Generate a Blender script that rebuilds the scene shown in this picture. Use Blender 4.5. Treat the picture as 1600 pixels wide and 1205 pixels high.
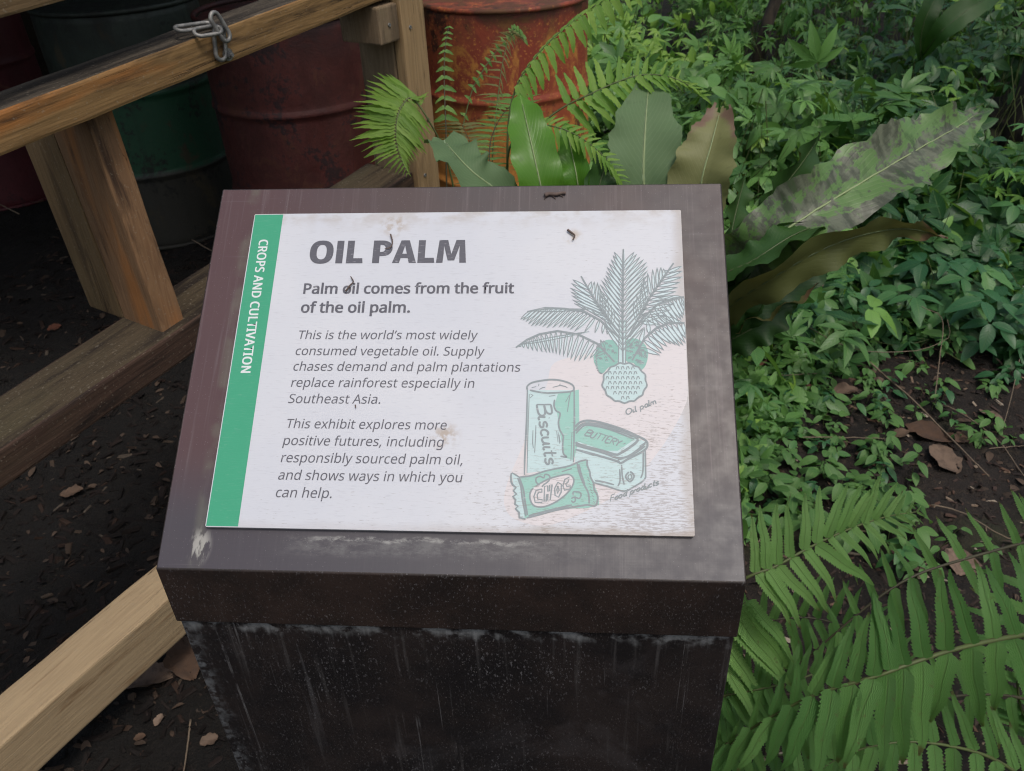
import bpy, bmesh, math, random
import numpy as np
from mathutils import Vector, Matrix
random.seed(7); rng = np.random.default_rng(7)
S = bpy.context.scene
for o in list(bpy.data.objects): bpy.data.objects.remove(o)
COL = S.collection
rad = math.radians

# ------------------------------------------------------------------ camera
F = 1300.0; CX, CY = 800.0, 602.5
CAM = np.array([0.0, 0.0, 1.45])
_d = np.array([88.3, 1914.2, F]); _d /= np.linalg.norm(_d)
_up = -_d; _fw = np.array([0, 0, 1.0]) - _up * _up[2]; _fw /= np.linalg.norm(_fw)
_rt = np.cross(_fw, _up); _rt *= np.sign(_rt[0])
R = np.array([_rt, _fw, _up])            # camera axes (right, down, forward) -> world
cam = bpy.data.cameras.new('camera'); co = bpy.data.objects.new('camera', cam); COL.objects.link(co)
co.matrix_world = Matrix(((R[0][0], -R[0][1], -R[0][2], CAM[0]), (R[1][0], -R[1][1], -R[1][2], CAM[1]),
                          (R[2][0], -R[2][1], -R[2][2], CAM[2]), (0, 0, 0, 1)))
cam.sensor_fit = 'HORIZONTAL'; cam.sensor_width = 36; cam.lens = 36 * F / 1600; cam.clip_start = .05; cam.clip_end = 400
cam.dof.use_dof = True; cam.dof.focus_distance = .72; cam.dof.aperture_fstop = 20
S.camera = co
# ------------------------------------------------------------------ world, sun, exposure
SUN_EL, SUN_AZ = 66.0, 150.0             # azimuth from +Y towards +X
w = bpy.data.worlds.new('World'); S.world = w; w.use_nodes = True
nt = w.node_tree; nt.nodes.clear()
sky = nt.nodes.new('ShaderNodeTexSky'); sky.sky_type = 'NISHITA'; sky.sun_disc = False
sky.sun_elevation = rad(SUN_EL); sky.sun_rotation = rad(SUN_AZ); sky.air_density = 1.6; sky.dust_density = 5.0; sky.ozone_density = .6
bg = nt.nodes.new('ShaderNodeBackground'); bg.inputs[1].default_value = .112
wo = nt.nodes.new('ShaderNodeOutputWorld'); nt.links.new(sky.outputs[0], bg.inputs[0]); nt.links.new(bg.outputs[0], wo.inputs[0])
sl_ = bpy.data.lights.new('sun', 'SUN'); sl_.energy = 1.15; sl_.angle = rad(10); sl_.color = (1, .975, .94)
so = bpy.data.objects.new('sun', sl_); COL.objects.link(so)
so.rotation_euler = Vector((math.sin(rad(SUN_AZ)) * math.cos(rad(SUN_EL)), math.cos(rad(SUN_AZ)) * math.cos(rad(SUN_EL)), math.sin(rad(SUN_EL)))).to_track_quat('Z', 'Y').to_euler()
S.cycles.filter_width = 1.15
S.view_settings.view_transform = 'Standard'; S.view_settings.look = 'None'; S.view_settings.gamma = 1
S.view_settings.use_curve_mapping = False; S.view_settings.exposure = 0.20

# ------------------------------------------------------------------ helpers
def ray(px, py):
    v = R @ np.array([px - CX, py - CY, F]); return v / np.linalg.norm(v)
def at_depth(px, py, d): return Vector(CAM + R @ np.array([(px - CX) / F, (py - CY) / F, 1.0]) * d)
def at_z(px, py, z=0.0):
    r = ray(px, py); return Vector(CAM + r * ((z - CAM[2]) / r[2]))
def at_plane(px, py, n, d):               # n.X = -d
    r = ray(px, py); t = (-d - np.dot(n, CAM)) / np.dot(n, r); return Vector(CAM + r * t)
def camdir(deg, z=0.0):                   # a direction given by its slope across the view
    a = rad(deg); return Vector(R @ np.array([math.cos(a), -math.sin(a), z])).normalized()
def smooth(x, a, b):
    t = np.clip((x - a) / (b - a), 0, 1); return t * t * (3 - 2 * t)
_T = {}
def vnoise(x, y, s=1.0, seed=0):
    x = np.asarray(x, float) * s + 37.3; y = np.asarray(y, float) * s + 51.7
    if seed not in _T: _T[seed] = np.random.default_rng(100 + seed).random((256, 256))
    T = _T[seed]; xi = np.floor(x).astype(int); yi = np.floor(y).astype(int); fx = x - xi; fy = y - yi
    fx = fx * fx * (3 - 2 * fx); fy = fy * fy * (3 - 2 * fy)
    g = lambda i, j: T[i & 255, j & 255]
    return (g(xi, yi) * (1 - fx) + g(xi + 1, yi) * fx) * (1 - fy) + (g(xi, yi + 1) * (1 - fx) + g(xi + 1, yi + 1) * fx) * fy
def ground_z(x, y):
    x = np.asarray(x, float); y = np.asarray(y, float)
    z = .1 * smooth(y, 1.7, 2.7) * (1 - smooth(x, .2, .9)) + .05 * (vnoise(x, y, 1.3, 1) - .5) * smooth(np.abs(x) + y, 1.0, 3.0)
    z = z + .024 * (vnoise(x, y, 9, 2) - .5) + .008 * (vnoise(x, y, 28, 3) - .5)
    return z + .5 * smooth(x + y * .5, 6, 14) * vnoise(x, y, .2, 4)

def setp(o, label=None, cat=None, group=None, kind=None):
    if label: o['label'] = label
    if cat: o['category'] = cat
    if group: o['group'] = group
    if kind: o['kind'] = kind
    return o
def empty(name, loc, label, cat, group=None, rot=None):
    o = bpy.data.objects.new(name, None); COL.objects.link(o); o.empty_display_size = .05; o.location = loc
    if rot is not None: o.rotation_euler = rot
    return setp(o, label, cat, group)
def link(name, me, mat=None, parent=None):
    o = bpy.data.objects.new(name, me); COL.objects.link(o)
    if mat is not None and len(me.materials) == 0:
        for m in (mat if isinstance(mat, (list, tuple)) else [mat]): me.materials.append(m)
    if parent is not None: o.parent = parent; 
    return o
def wparent(o, parent):                   # mesh is in world coordinates: keep it there
    o.parent = parent; o.matrix_parent_inverse = Matrix.Translation(-parent.location) if parent.rotation_euler == parent.rotation_euler.__class__((0, 0, 0)) else parent.matrix_basis.inverted()
    return o
def mesh(name, verts, faces, uvs=None, smooth_=True, tint=None):
    me = bpy.data.meshes.new(name); me.from_pydata([tuple(v) for v in verts], [], faces)
    if uvs is not None:
        l = me.uv_layers.new(name='UVMap'); idx = np.empty(len(me.loops), int); me.loops.foreach_get('vertex_index', idx)
        l.data.foreach_set('uv', np.asarray(uvs, np.float32)[idx].ravel())
    if smooth_: me.polygons.foreach_set('use_smooth', [True] * len(me.polygons))
    me.update(); return me
def bm_mesh(name, bm, smooth_=False):
    me = bpy.data.meshes.new(name); bm.to_mesh(me); bm.free()
    if smooth_: me.polygons.foreach_set('use_smooth', [True] * len(me.polygons))
    return me
def spline(pts, n):                       # Catmull-Rom through 3-D points
    P = [np.array(p, float) for p in pts]; P = [2 * P[0] - P[1]] + P + [2 * P[-1] - P[-2]]; out = []
    m = len(P) - 3
    for k in range(n):
        t = k / (n - 1) * m; i = min(int(t), m - 1); u = t - i; a, b, c, d = P[i:i + 4]
        out.append(.5 * ((2 * b) + (-a + c) * u + (2 * a - 5 * b + 4 * c - d) * u * u + (-a + 3 * b - 3 * c + d) * u ** 3))
    return [Vector(p) for p in out]
def tube(name, pts, r0, r1=None, sides=6, cap=True):
    r1 = r0 if r1 is None else r1; n = len(pts); V = []; Fc = []; prev = None; U = []
    for i, p in enumerate(pts):
        p = Vector(p); T = (Vector(pts[min(i + 1, n - 1)]) - Vector(pts[max(i - 1, 0)])).normalized()
        a = (prev - T * prev.dot(T)).normalized() if prev is not None else T.orthogonal().normalized(); prev = a; b = T.cross(a)
        r = r0 + (r1 - r0) * i / (n - 1)
        for k in range(sides):
            an = 2 * math.pi * k / sides; V.append(p + (a * math.cos(an) + b * math.sin(an)) * r); U.append((i / (n - 1), k / sides))
    for i in range(n - 1):
        for k in range(sides):
            a, b = i * sides + k, i * sides + (k + 1) % sides; Fc.append((a, b, b + sides, a + sides))
    if cap: Fc.append(tuple(range(sides))[::-1]); Fc.append(tuple((n - 1) * sides + k for k in range(sides)))
    return mesh(name, V, Fc, U)
# ------------------------------------------------------------------ material helpers
class MT:
    def __init__(s, name):
        s.m = bpy.data.materials.new(name); s.m.use_nodes = True; s.t = s.m.node_tree; s.t.nodes.clear()
        s.out = s.t.nodes.new('ShaderNodeOutputMaterial'); s.b = s.t.nodes.new('ShaderNodeBsdfPrincipled')
        s.t.links.new(s.b.outputs[0], s.out.inputs[0]); s.tc = s.t.nodes.new('ShaderNodeTexCoord')
    def L(s, a, b): s.t.links.new(a, b)
    def put(s, sock, v):
        if isinstance(v, bpy.types.NodeSocket): s.L(v, sock)
        elif isinstance(v, (tuple, list)): sock.default_value = tuple(v) + ((1,) if len(v) == 3 and len(sock.default_value) == 4 else ())
        else: sock.default_value = v
    def obj(s, scale=(1, 1, 1), loc=(0, 0, 0), rot=(0, 0, 0), src='Object'):
        m = s.t.nodes.new('ShaderNodeMapping'); m.inputs['Scale'].default_value = scale; m.inputs['Location'].default_value = loc; m.inputs['Rotation'].default_value = rot
        s.L(s.tc.outputs[src], m.inputs[0]); return m.outputs[0]
    def noise(s, vec, scale=5, detail=4, rough=.55, dist=0, col=False):
        n = s.t.nodes.new('ShaderNodeTexNoise'); n.inputs['Scale'].default_value = scale; n.inputs['Detail'].default_value = detail
        n.inputs['Roughness'].default_value = rough; n.inputs['Distortion'].default_value = dist; s.L(vec, n.inputs['Vector'])
        return n.outputs['Color' if col else 'Fac']
    def vor(s, vec, scale=5, feat='F1', out='Distance'):
        n = s.t.nodes.new('ShaderNodeTexVoronoi'); n.feature = feat; n.inputs['Scale'].default_value = scale; s.L(vec, n.inputs['Vector']); return n.outputs[out]
    def ramp(s, fac, stops, interp='LINEAR'):
        n = s.t.nodes.new('ShaderNodeValToRGB'); n.color_ramp.interpolation = interp; e = n.color_ramp.elements
        for i, (p, c) in enumerate(stops):
            c = (c, c, c) if isinstance(c, (int, float)) else c
            if i < 2: e[i].position = p; e[i].color = (*c, 1)
            else: q = e.new(p); q.color = (*c, 1)
        s.L(fac, n.inputs[0]); return n.outputs[0]
    def mr(s, v, a, b, c=0, d=1, sm=True):
        n = s.t.nodes.new('ShaderNodeMapRange'); n.interpolation_type = 'SMOOTHSTEP' if sm else 'LINEAR'
        for i, x in enumerate((v, a, b, c, d)): s.put(n.inputs[i], x)
        return n.outputs[0]
    def mix(s, fac, a, b, mode='MIX'):
        n = s.t.nodes.new('ShaderNodeMix'); n.data_type = 'RGBA'; n.blend_type = mode
        s.put(n.inputs[0], fac); s.put(n.inputs[6], a); s.put(n.inputs[7], b); return n.outputs[2]
    def math(s, op, a, b=0.0, c=None, clamp=False):
        n = s.t.nodes.new('ShaderNodeMath'); n.operation = op; n.use_clamp = clamp; s.put(n.inputs[0], a); s.put(n.inputs[1], b)
        if c is not None: s.put(n.inputs[2], c)
        return n.outputs[0]
    def sep(s, vec):
        n = s.t.nodes.new('ShaderNodeSeparateXYZ'); s.L(vec, n.inputs[0]); return n.outputs
    def bump(s, h, strength=.3, dist=.01):
        n = s.t.nodes.new('ShaderNodeBump'); n.inputs['Strength'].default_value = strength; n.inputs['Distance'].default_value = dist
        s.L(h, n.inputs['Height']); s.L(n.outputs[0], s.b.inputs['Normal']); return n.outputs[0]
    def attr(s, name):
        n = s.t.nodes.new('ShaderNodeAttribute'); n.attribute_name = name; return n.outputs['Fac']
    def rand(s): return s.t.nodes.new('ShaderNodeObjectInfo').outputs['Random']
    def set(s, **k):
        for a, v in k.items(): s.put(s.b.inputs[{'col': 'Base Color', 'rough': 'Roughness', 'metal': 'Metallic', 'spec': 'Specular IOR Level', 'coat': 'Coat Weight', 'coatr': 'Coat Roughness'}[a]], v)
        return s.m

def leaf_mat(name, c1, c2, rough=.5, transl=.3, veins=16, rib=(.14, .22, .07), rib_w=.07, vein_amt=.25, attr=False, spots=None, rib_f=.6, bmp=.35, c3=None, vw=.16):
    M = MT(name); o = M.obj(); g = M.t.nodes.new('ShaderNodeNewGeometry')
    n = M.noise(M.obj((1, 1, 1)), 3.5 if attr else 2.2, 3)
    r = M.attr('tint') if attr else M.rand()
    f = M.math('ADD', M.math('MULTIPLY', r, .95), M.math('MULTIPLY', M.math('SUBTRACT', n, .5), .9), clamp=True)
    c = M.mix(f, c1, c2)
    if c3: c = M.mix(M.mr(r, 1.0, 1.25, 0, 1), c, c3)
    uv = M.sep(M.tc.outputs['UV']); v = M.math('ABSOLUTE', M.math('SUBTRACT', M.math('MULTIPLY', uv[1], 2.0), 1.0))
    ph = M.math('ADD', M.math('MULTIPLY', uv[0], float(veins)), M.math('MULTIPLY', v, -veins * .22))
    ve = M.math('ABSOLUTE', M.math('SUBTRACT', M.math('FRACT', ph), .5))
    vm = M.mr(ve, 0.0, vw, 1.0, 0.0)
    c = M.mix(M.math('MULTIPLY', vm, vein_amt), c, rib)
    rm = M.mr(v, rib_w * .4, rib_w, 1.0, 0.0)
    c = M.mix(M.math('MULTIPLY', rm, rib_f), c, rib)
    if spots: c = spots(M, c, uv, v)
    sp = M.noise(M.obj((1, 1, 1)), 60, 2)
    c = M.mix(M.mr(sp, .62, .8, 0, .35), c, tuple(x * .45 for x in c1))
    M.set(col=c, rough=rough, spec=.4)
    M.bump(M.math('ADD', M.math('MULTIPLY', vm, -.5), M.math('MULTIPLY', rm, -1.0)), bmp, .003)
    tr = M.t.nodes.new('ShaderNodeBsdfTranslucent'); M.put(tr.inputs[0], M.mix(.6, c, (c2[0] * 1.6, c2[1] * 1.5, c2[2] * .6)))
    ms = M.t.nodes.new('ShaderNodeMixShader'); ms.inputs[0].default_value = transl
    M.L(M.b.outputs[0], ms.inputs[1]); M.L(tr.outputs[0], ms.inputs[2]); M.L(ms.outputs[0], M.out.inputs[0])
    return M.m

def wood_mat(name, c1, c2, dark, dark_amt=.5, seed=0.0, knot=True, orange=None, green=0.0, scar=0.0):
    """timber, grain along local x"""
    M = MT(name); v = M.obj((1, 1, 1), (seed, seed * .7, seed * 1.3)); g = M.obj((5, 110, 110), (seed, 0, 0)); g2 = M.obj((1.6, 24, 24), (seed * 2, 0, 0))
    grain = M.noise(g, 1, 5, .6, .4); rings = M.noise(g2, 1, 3, .5, 1.5)
    wv = M.math('FRACT', M.math('MULTIPLY', rings, 9.0)); wv = M.mr(M.math('ABSOLUTE', M.math('SUBTRACT', wv, .5)), 0, .5)
    c = M.mix(M.math('MULTIPLY_ADD', grain, .5, M.math('MULTIPLY', wv, .5)), c1, c2)
    if orange: c = M.mix(M.mr(M.noise(M.obj((2.2, 14, 14), (seed, 3, 1)), 1, 3), .47, .62, 0, .85), c, orange)
    if green: c = M.mix(M.mr(M.noise(M.obj((4, 9, 9), (seed, 9, 1)), 1, 4), .45, .7, 0, green), c, (.09, .095, .045))
    dk = M.noise(M.obj((3, 26, 26), (seed * 3, 1, 5)), 1, 6, .65, .3)
    c = M.mix(M.mr(dk, .62 - dark_amt * .25, .80 - dark_amt * .25, 0, .9), c, dark)
    c = M.mix(M.mr(grain, .6, .78, 0, .45), c, dark)
    if knot:
        vo = M.vor(M.obj((1.7, 9, 9), (seed, 2, 8)), 1); c = M.mix(M.mr(vo, .12, .26, .6, 0), c, tuple(x * .55 for x in c1)); c = M.mix(M.mr(vo, .05, .13, .9, 0), c, tuple(x * .6 for x in dark))
    if scar: c = M.mix(M.math('MULTIPLY', M.mr(M.noise(M.obj((7, 90, 90), (seed, 6, 2)), 1, 2), .70, .74), scar), c, (.34, .29, .22))
    c = M.mix(M.mr(M.noise(v, 190, 2), .6, .75, 0, .3), c, (.3, .26, .2))
    crk = M.noise(M.obj((1.1, 70, 70), (seed, 4, 4)), 1, 3, .5, .2); ck = M.mr(M.math('ABSOLUTE', M.math('SUBTRACT', crk, .5)), .0, .006, 1, 0); ck = M.math('MULTIPLY', ck, M.mr(M.noise(M.obj((2, 9, 9), (seed, 8, 8)), 1, 2), .5, .6))
    c = M.mix(M.math('MULTIPLY', ck, .8), c, tuple(x * .35 for x in dark))
    M.set(col=c, rough=.78, spec=.25)
    M.bump(M.math('SUBTRACT', M.math('ADD', M.math('MULTIPLY', grain, .7), M.math('MULTIPLY', dk, .4)), M.math('MULTIPLY', ck, 1.2)), .55, .004)
    return M.m

def timber(name, A, B, wd, ht, mats, parent, side=None, seed=0, top_slot=True, bev=.005):
    """board whose front upper edge runs A->B; goes back by wd along 'side' and down by ht"""
    A, B = Vector(A), Vector(B); x = (B - A).normalized(); L = (B - A).length
    y = (side - x * side.dot(x)).normalized(); z = x.cross(y)
    flip = z.z < 0 and abs(x.z) < .9
    n = max(2, int(L / .06)); bm = bmesh.new(); rr = random.Random(seed)
    rows = []
    for i in range(n + 1):
        t = i / n * L; j = [rr.uniform(-.0008, .0008) for _ in range(4)]
        zz = -1.0 if not flip else 1.0
        rows.append([bm.verts.new((t, 0 + j[0], j[1])), bm.verts.new((t, wd + j[2], j[3])), bm.verts.new((t, wd + j[0], zz * ht + j[3])), bm.verts.new((t, j[2], zz * ht + j[1]))])
    for i in range(n):
        for k in range(4):
            f = bm.faces.new((rows[i][k], rows[i][(k + 1) % 4], rows[i + 1][(k + 1) % 4], rows[i + 1][k])); f.material_index = 1 if (k == 0 and top_slot) else 0
    bm.faces.new(rows[0][::-1]); bm.faces.new(rows[-1]); bmesh.ops.recalc_face_normals(bm, faces=bm.faces)
    long = [e for e in bm.edges if len(e.link_faces) == 2 and e.calc_face_angle(0) > .5]
    bmesh.ops.bevel(bm, geom=long, offset=bev, segments=2, affect='EDGES', profile=.6, clamp_overlap=True)
    me = bm_mesh(name, bm); o = link(name, me, mats)
    Mx = Matrix((x, y, z)).transposed().to_4x4(); Mx.translation = A
    o.parent = parent; bpy.context.view_layer.update(); o.matrix_parent_inverse = parent.matrix_basis.inverted(); o.matrix_basis = Mx
    return o
# ================================================================== SIGN PLINTH
SX, SY, SZ = -.3151, .5139, .9271; SYAW = -.0929; SSL = .6228; SW, SL = .5016, .3825; PX, PY, PW, PH = .0406, .0365, .42, .3128
MS = MT('weathered_plinth_top'); g = MS.obj((1, 1, 1)); xyz = MS.sep(g)
brush = MS.noise(MS.obj((260, 7, 7)), 1, 4, .6); brush2 = MS.noise(MS.obj((6, 160, 160), (3, 0, 0)), 1, 4, .6)
big = MS.noise(g, 7, 4, .6)
vv = MS.math('DIVIDE', xyz[1], math.cos(SSL))
c = MS.mix(MS.mr(big, .35, .65), (.066, .044, .043), (.058, .046, .049))
c = MS.mix(MS.mr(xyz[0], .02, .22, .75, 0), c, (.075, .031, .034))
c = MS.mix(MS.mr(brush, .5, .78, 0, .5), c, (.15, .12, .125))
c = MS.mix(MS.mr(MS.math('ADD', vv, MS.math('MULTIPLY', big, .05)), .06, .15, .85, 0), c, (.045, .043, .054))
c = MS.mix(MS.mr(brush2, .62, .8, 0, .3), c, (.2, .18, .2))
# pale lime crust under the panel
bx = MS.noise(MS.obj((70, 150, 150), (7, 0, 0)), 1, 6, .75)
wob = MS.math('MULTIPLY', MS.math('SUBTRACT', MS.noise(MS.obj((28, 1, 1)), 1, 3), .5), .012)
line = MS.mr(MS.math('ABSOLUTE', MS.math('SUBTRACT', MS.math('ADD', vv, wob), .029)), .0005, .003, 1, 0)
line = MS.math('MULTIPLY', MS.math('MULTIPLY', line, MS.mr(bx, .42, .62)), MS.math('MULTIPLY', MS.mr(xyz[0], .10, .16), MS.mr(xyz[0], .28, .36, 1, 0)))
c = MS.mix(MS.math('MULTIPLY', line, .5), c, (.42, .42, .4))
haze_ = MS.math('MULTIPLY', MS.mr(bx, .35, .7, 0, 1), MS.math('MULTIPLY', MS.mr(vv, .010, .02), MS.mr(vv, .025, .036, 1, 0)))
haze_ = MS.math('MULTIPLY', haze_, MS.math('MULTIPLY', MS.mr(xyz[0], .09, .14), MS.mr(xyz[0], .3, .44, 1, 0)))
c = MS.mix(MS.math('MULTIPLY', haze_, .30), c, (.25, .25, .24))
dx = MS.math('DIVIDE', MS.math('SUBTRACT', xyz[0], .036), .010); dy = MS.math('DIVIDE', MS.math('SUBTRACT', vv, .021), .016)
rr_ = MS.math('SQRT', MS.math('ADD', MS.math('MULTIPLY', dx, dx), MS.math('MULTIPLY', dy, dy)))
blob = MS.math('MULTIPLY', MS.mr(rr_, .3, 1.3, 1, 0), MS.mr(MS.noise(MS.obj((190, 60, 60)), 1, 4), .44, .54))
c = MS.mix(MS.math('MULTIPLY', blob, .8), c, (.40, .39, .36))
edge_dirt = MS.mr(MS.math('ABSOLUTE', MS.math('SUBTRACT', xyz[0], PX - .006)), .002, .009, .4, 0)
c = MS.mix(MS.math('MULTIPLY', edge_dirt, MS.mr(MS.noise(g, 30, 3), .4, .6)), c, (.12, .12, .09))
dot = MS.vor(g, 330); c = MS.mix(MS.mr(dot, .05, .12, .28, 0), c, (.4, .38, .4))
MS.set(col=c, rough=MS.mr(MS.noise(g, 60, 4), .3, .7, .42, .52), spec=.5)
MS.bump(MS.math('ADD', brush, brush2), .10, .001); m_top = MS.m

def front_mat(name, base, streak):
    M = MT(name); g = M.obj(); xyz = M.sep(g)
    big = M.noise(g, 9, 5, .65); c = M.mix(M.mr(big, .38, .62), base, (base[0] * 1.45, base[1] * 1.15, base[2] * 1.0))
    sp = M.vor(M.obj((1, 1, .45)), 420); n1 = M.noise(g, 14, 3); c = M.mix(M.math('MULTIPLY', M.mr(sp, .10, .24, 1, 0), M.mr(n1, .42, .62, 0, .24)), c, (.18, .17, .165))
    sp2 = M.vor(M.obj((1, 1, .7), (4, 3, 2)), 170); c = M.mix(M.math('MULTIPLY', M.mr(sp2, .05, .13, 1, 0), M.mr(n1, .45, .62, 0, .38)), c, (.24, .22, .21))
    fs = M.noise(M.obj((1, 1, .5)), 420, 2, .8); c = M.mix(M.math('MULTIPLY', M.mr(fs, .58, .70), M.mr(M.noise(g, 6, 4), .40, .62, .06, .55)), c, (.17, .165, .175))
    st = M.noise(M.obj((120, 30, 5)), 1, 4, .6); c = M.mix(M.mr(st, .56, .78, 0, streak * .35), c, (.12, .115, .115))
    if streak > .5:
        # lime runs from the joint downwards and up the left edge
        zt = M.mr(xyz[2], -.30, -.06, 0, 1)
        run = M.noise(M.obj((34, 8, 1.2), (2, 0, 0)), 1, 5, .65); c = M.mix(M.math('MULTIPLY', M.mr(run, .62, .68), M.math('MULTIPLY', zt, .16)), c, (.30, .30, .32))
        jn = M.math('MULTIPLY', M.mr(M.math('ADD', xyz[2], M.math('MULTIPLY', st, .025)), -.075, -.058, 0, 1), M.mr(M.noise(M.obj((50, 20, 60)), 1, 4), .45, .62))
        c = M.mix(M.math('MULTIPLY', jn, .6), c, (.26, .27, .28))
        ed = M.math('ADD', xyz[0], M.math('MULTIPLY', M.math('SUBTRACT', M.noise(g, 60, 4), .5), .03))
        c = M.mix(M.math('MULTIPLY', M.mr(ed, .000, .022, 1, 0), M.mr(M.noise(g, 150, 4), .40, .65, 0, .6)), c, (.15, .16, .172))
        swirl = M.noise(M.obj((6, 6, 4), (1, 1, 1), (0, .5, 0)), 1, 5, .6, 1.5); c = M.mix(M.math('MULTIPLY', M.mr(swirl, .54, .66), .07), c, (.16, .15, .16))
    thin = M.noise(M.obj((210, 30, 2.6), (9, 0, 0)), 1, 4, .6, .5); c = M.mix(M.math('MULTIPLY', M.math('MULTIPLY', M.mr(thin, .64, .74), M.mr(M.noise(g, 22, 4), .4, .6)), streak * .30), c, (.33, .33, .34))
    M.set(col=c, rough=M.mr(big, .35, .65, .38, .58), spec=.5); M.bump(M.noise(g, 300, 3), .25, .0008); return M.m
m_fasc = front_mat('dark_plinth_band', (.017, .0125, .0115), .12); m_body = front_mat('streaked_plinth_body', (.0105, .009, .0098), 1.0)

plinth = empty('sign_plinth', (SX, SY, SZ), 'dark brown plinth with sloping top carrying the white and green interpretive panel', 'sign', rot=(0, 0, SYAW))
plinth.location = (SX, SY, 0)
def prism(name, prof, x0, x1, mats, slot, parent, bev=.0015, loc=(0, 0, SZ)):
    bm = bmesh.new(); a = [bm.verts.new((x0, y, z)) for y, z in prof]; b = [bm.verts.new((x1, y, z)) for y, z in prof]; n = len(prof)
    bm.faces.new(a[::-1]); bm.faces.new(b)
    for i in range(n):
        f = bm.faces.new((a[i], a[(i + 1) % n], b[(i + 1) % n], b[i])); f.material_index = slot if i == n - 1 or slot < 0 else 0
    bmesh.ops.recalc_face_normals(bm, faces=bm.faces)
    bmesh.ops.bevel(bm, geom=bm.edges[:], offset=bev, segments=3, affect='EDGES', profile=.5)
    o = link(name, bm_mesh(name, bm), mats, parent); o.location = loc; return o
cy, sy = math.cos(SSL), math.sin(SSL)
CD = SL * cy
cap = prism('cap', [(0, 0), (0, -.068), (CD, -.068), (CD, SL * sy)], 0, SW, [m_fasc, m_top], 1, plinth)
cap['label'] = 'purple brown sloping top with lime stains'
body = prism('body', [(.003, -.0685), (.003, -SZ - .05), (CD - .003, -SZ - .05), (CD - .003, -.0685)], .002, SW - .002, [m_body], 0, plinth)
body['label'] = 'near black body streaked with white lime runs'

# panel frame: x right, y up the slope, z off the face
def wear(M, c, amt=1.0, paint=(.52, .52, .56)):
    g = M.obj(); xyz = M.sep(g)
    low = M.math('ADD', M.math('MULTIPLY', M.mr(xyz[1], .0, .16, 1, 0), .7), M.math('MULTIPLY', M.mr(xyz[0], .2, .42), .5))
    low = M.math('MULTIPLY', low, M.mr(xyz[0], .0, .30, .45, 1))
    st = M.noise(M.obj((120, 760, 1)), 1, 5, .7); patch = M.noise(M.obj((9, 16, 1), (3, 1, 0)), 1, 4, .6)
    th = M.math('SUBTRACT', .695, M.math('MULTIPLY', low, M.math('MULTIPLY', patch, .36)))
    spk = M.mr(M.math('SUBTRACT', st, th), 0, .06)
    c = M.mix(M.math('MULTIPLY', spk, .55 * amt), c, (.22, .185, .17))
    fine = M.noise(M.obj((90, 800, 1), (1, 1, 0)), 1, 2); c = M.mix(M.mr(fine, .55, .75, 0, .34 * amt), c, (.36, .36, .40))
    return c, st
MP = MT('white_panel_face'); g = MP.obj(); xyz = MP.sep(g)
c = MP.mix(MP.mr(MP.noise(g, 6, 4), .35, .65), (.525, .54, .59), (.56, .57, .61))
c, st = wear(MP, c)
b1 = MP.mr(MP.math('ADD', xyz[1], MP.math('MULTIPLY', MP.noise(g, 22, 4), .016)), .008, .017, 1, 0)
c = MP.mix(MP.math('MULTIPLY', b1, MP.math('MULTIPLY', MP.mr(xyz[0], .12, .38, .25, 1), .7)), c, (.30, .25, .21))
b2 = MP.mr(MP.math('ADD', xyz[0], MP.math('MULTIPLY', MP.noise(g, 25, 4), .016)), PW - .004, PW + .006, 0, 1)
c = MP.mix(MP.math('MULTIPLY', b2, .5), c, (.34, .29, .25))
t1 = MP.mr(MP.math('ADD', xyz[1], MP.math('MULTIPLY', MP.noise(MP.obj((14, 30, 1)), 1, 5, .7), .05)), PH - .0, PH + .034, 0, 1)
c = MP.mix(MP.math('MULTIPLY', t1, MP.mr(MP.noise(MP.obj((40, 60, 1)), 1, 4), .38, .6, 0, .6)), c, (.36, .31, .27))
def smudge(M, c, x, y, r, col, a):
    xyz = M.sep(M.obj()); dx = M.math('SUBTRACT', xyz[0], x); dy = M.math('SUBTRACT', xyz[1], y)
    d = M.math('SQRT', M.math('ADD', M.math('MULTIPLY', dx, dx), M.math('MULTIPLY', dy, dy)))
    return M.mix(M.math('MULTIPLY', M.mr(d, r * .1, r, 1, 0), M.mr(M.noise(M.obj(), 130, 4), .42, .62, 0, a)), c, col)
c = smudge(MP, c, .205, .085, .018, (.35, .28, .22), .8); c = smudge(MP, c, .142, .300, .02, (.38, .32, .27), .9)
c = smudge(MP, c, .317, .285, .012, (.4, .33, .26), .8)
MP.set(col=c, rough=.48, spec=.4); MP.bump(st, .22, .0006); m_panel = MP.m
def print_mat(name, col, amt=.8, var=.06, scr=.38):
    M = MT(name); g = M.obj(); c = M.mix(M.noise(g, 70, 3), col, tuple(min(1, x * (1 + var) + var * .12) for x in col)); c, st = wear(M, c, amt)
    sc = M.noise(M.obj((120, 520, 1), (5, 2, 0)), 1, 3); c = M.mix(M.mr(sc, .60, .72, 0, scr), c, (.52, .52, .56))
    M.set(col=c, rough=.5, spec=.35); M.bump(st, .2, .0006); return M.m
m_green = print_mat('green_print', (.040, .295, .168), .18, .05, .05); m_text = print_mat('grey_text_print', (.088, .088, .108), .4); m_white = print_mat('white_text_print', (.60, .64, .64), .3)
m_pink = print_mat('pink_print', (.575, .54, .553), 1.0); m_line = print_mat('grey_line_print', (.225, .26, .275), .6); m_teal = print_mat('pale_teal_print', (.44, .565, .575), .9); m_teal2 = print_mat('mid_teal_print', (.26, .465, .41), .8)
m_teal3 = print_mat('deep_teal_print', (.215, .40, .355), .8)
PO = Vector((PX, PY * cy, PY * sy)); pz = Vector((0, -sy, cy)); TH = .0045
panel = bpy.data.objects.new('panel', None)
bm = bmesh.new(); rc = .0014; out = []
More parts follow.
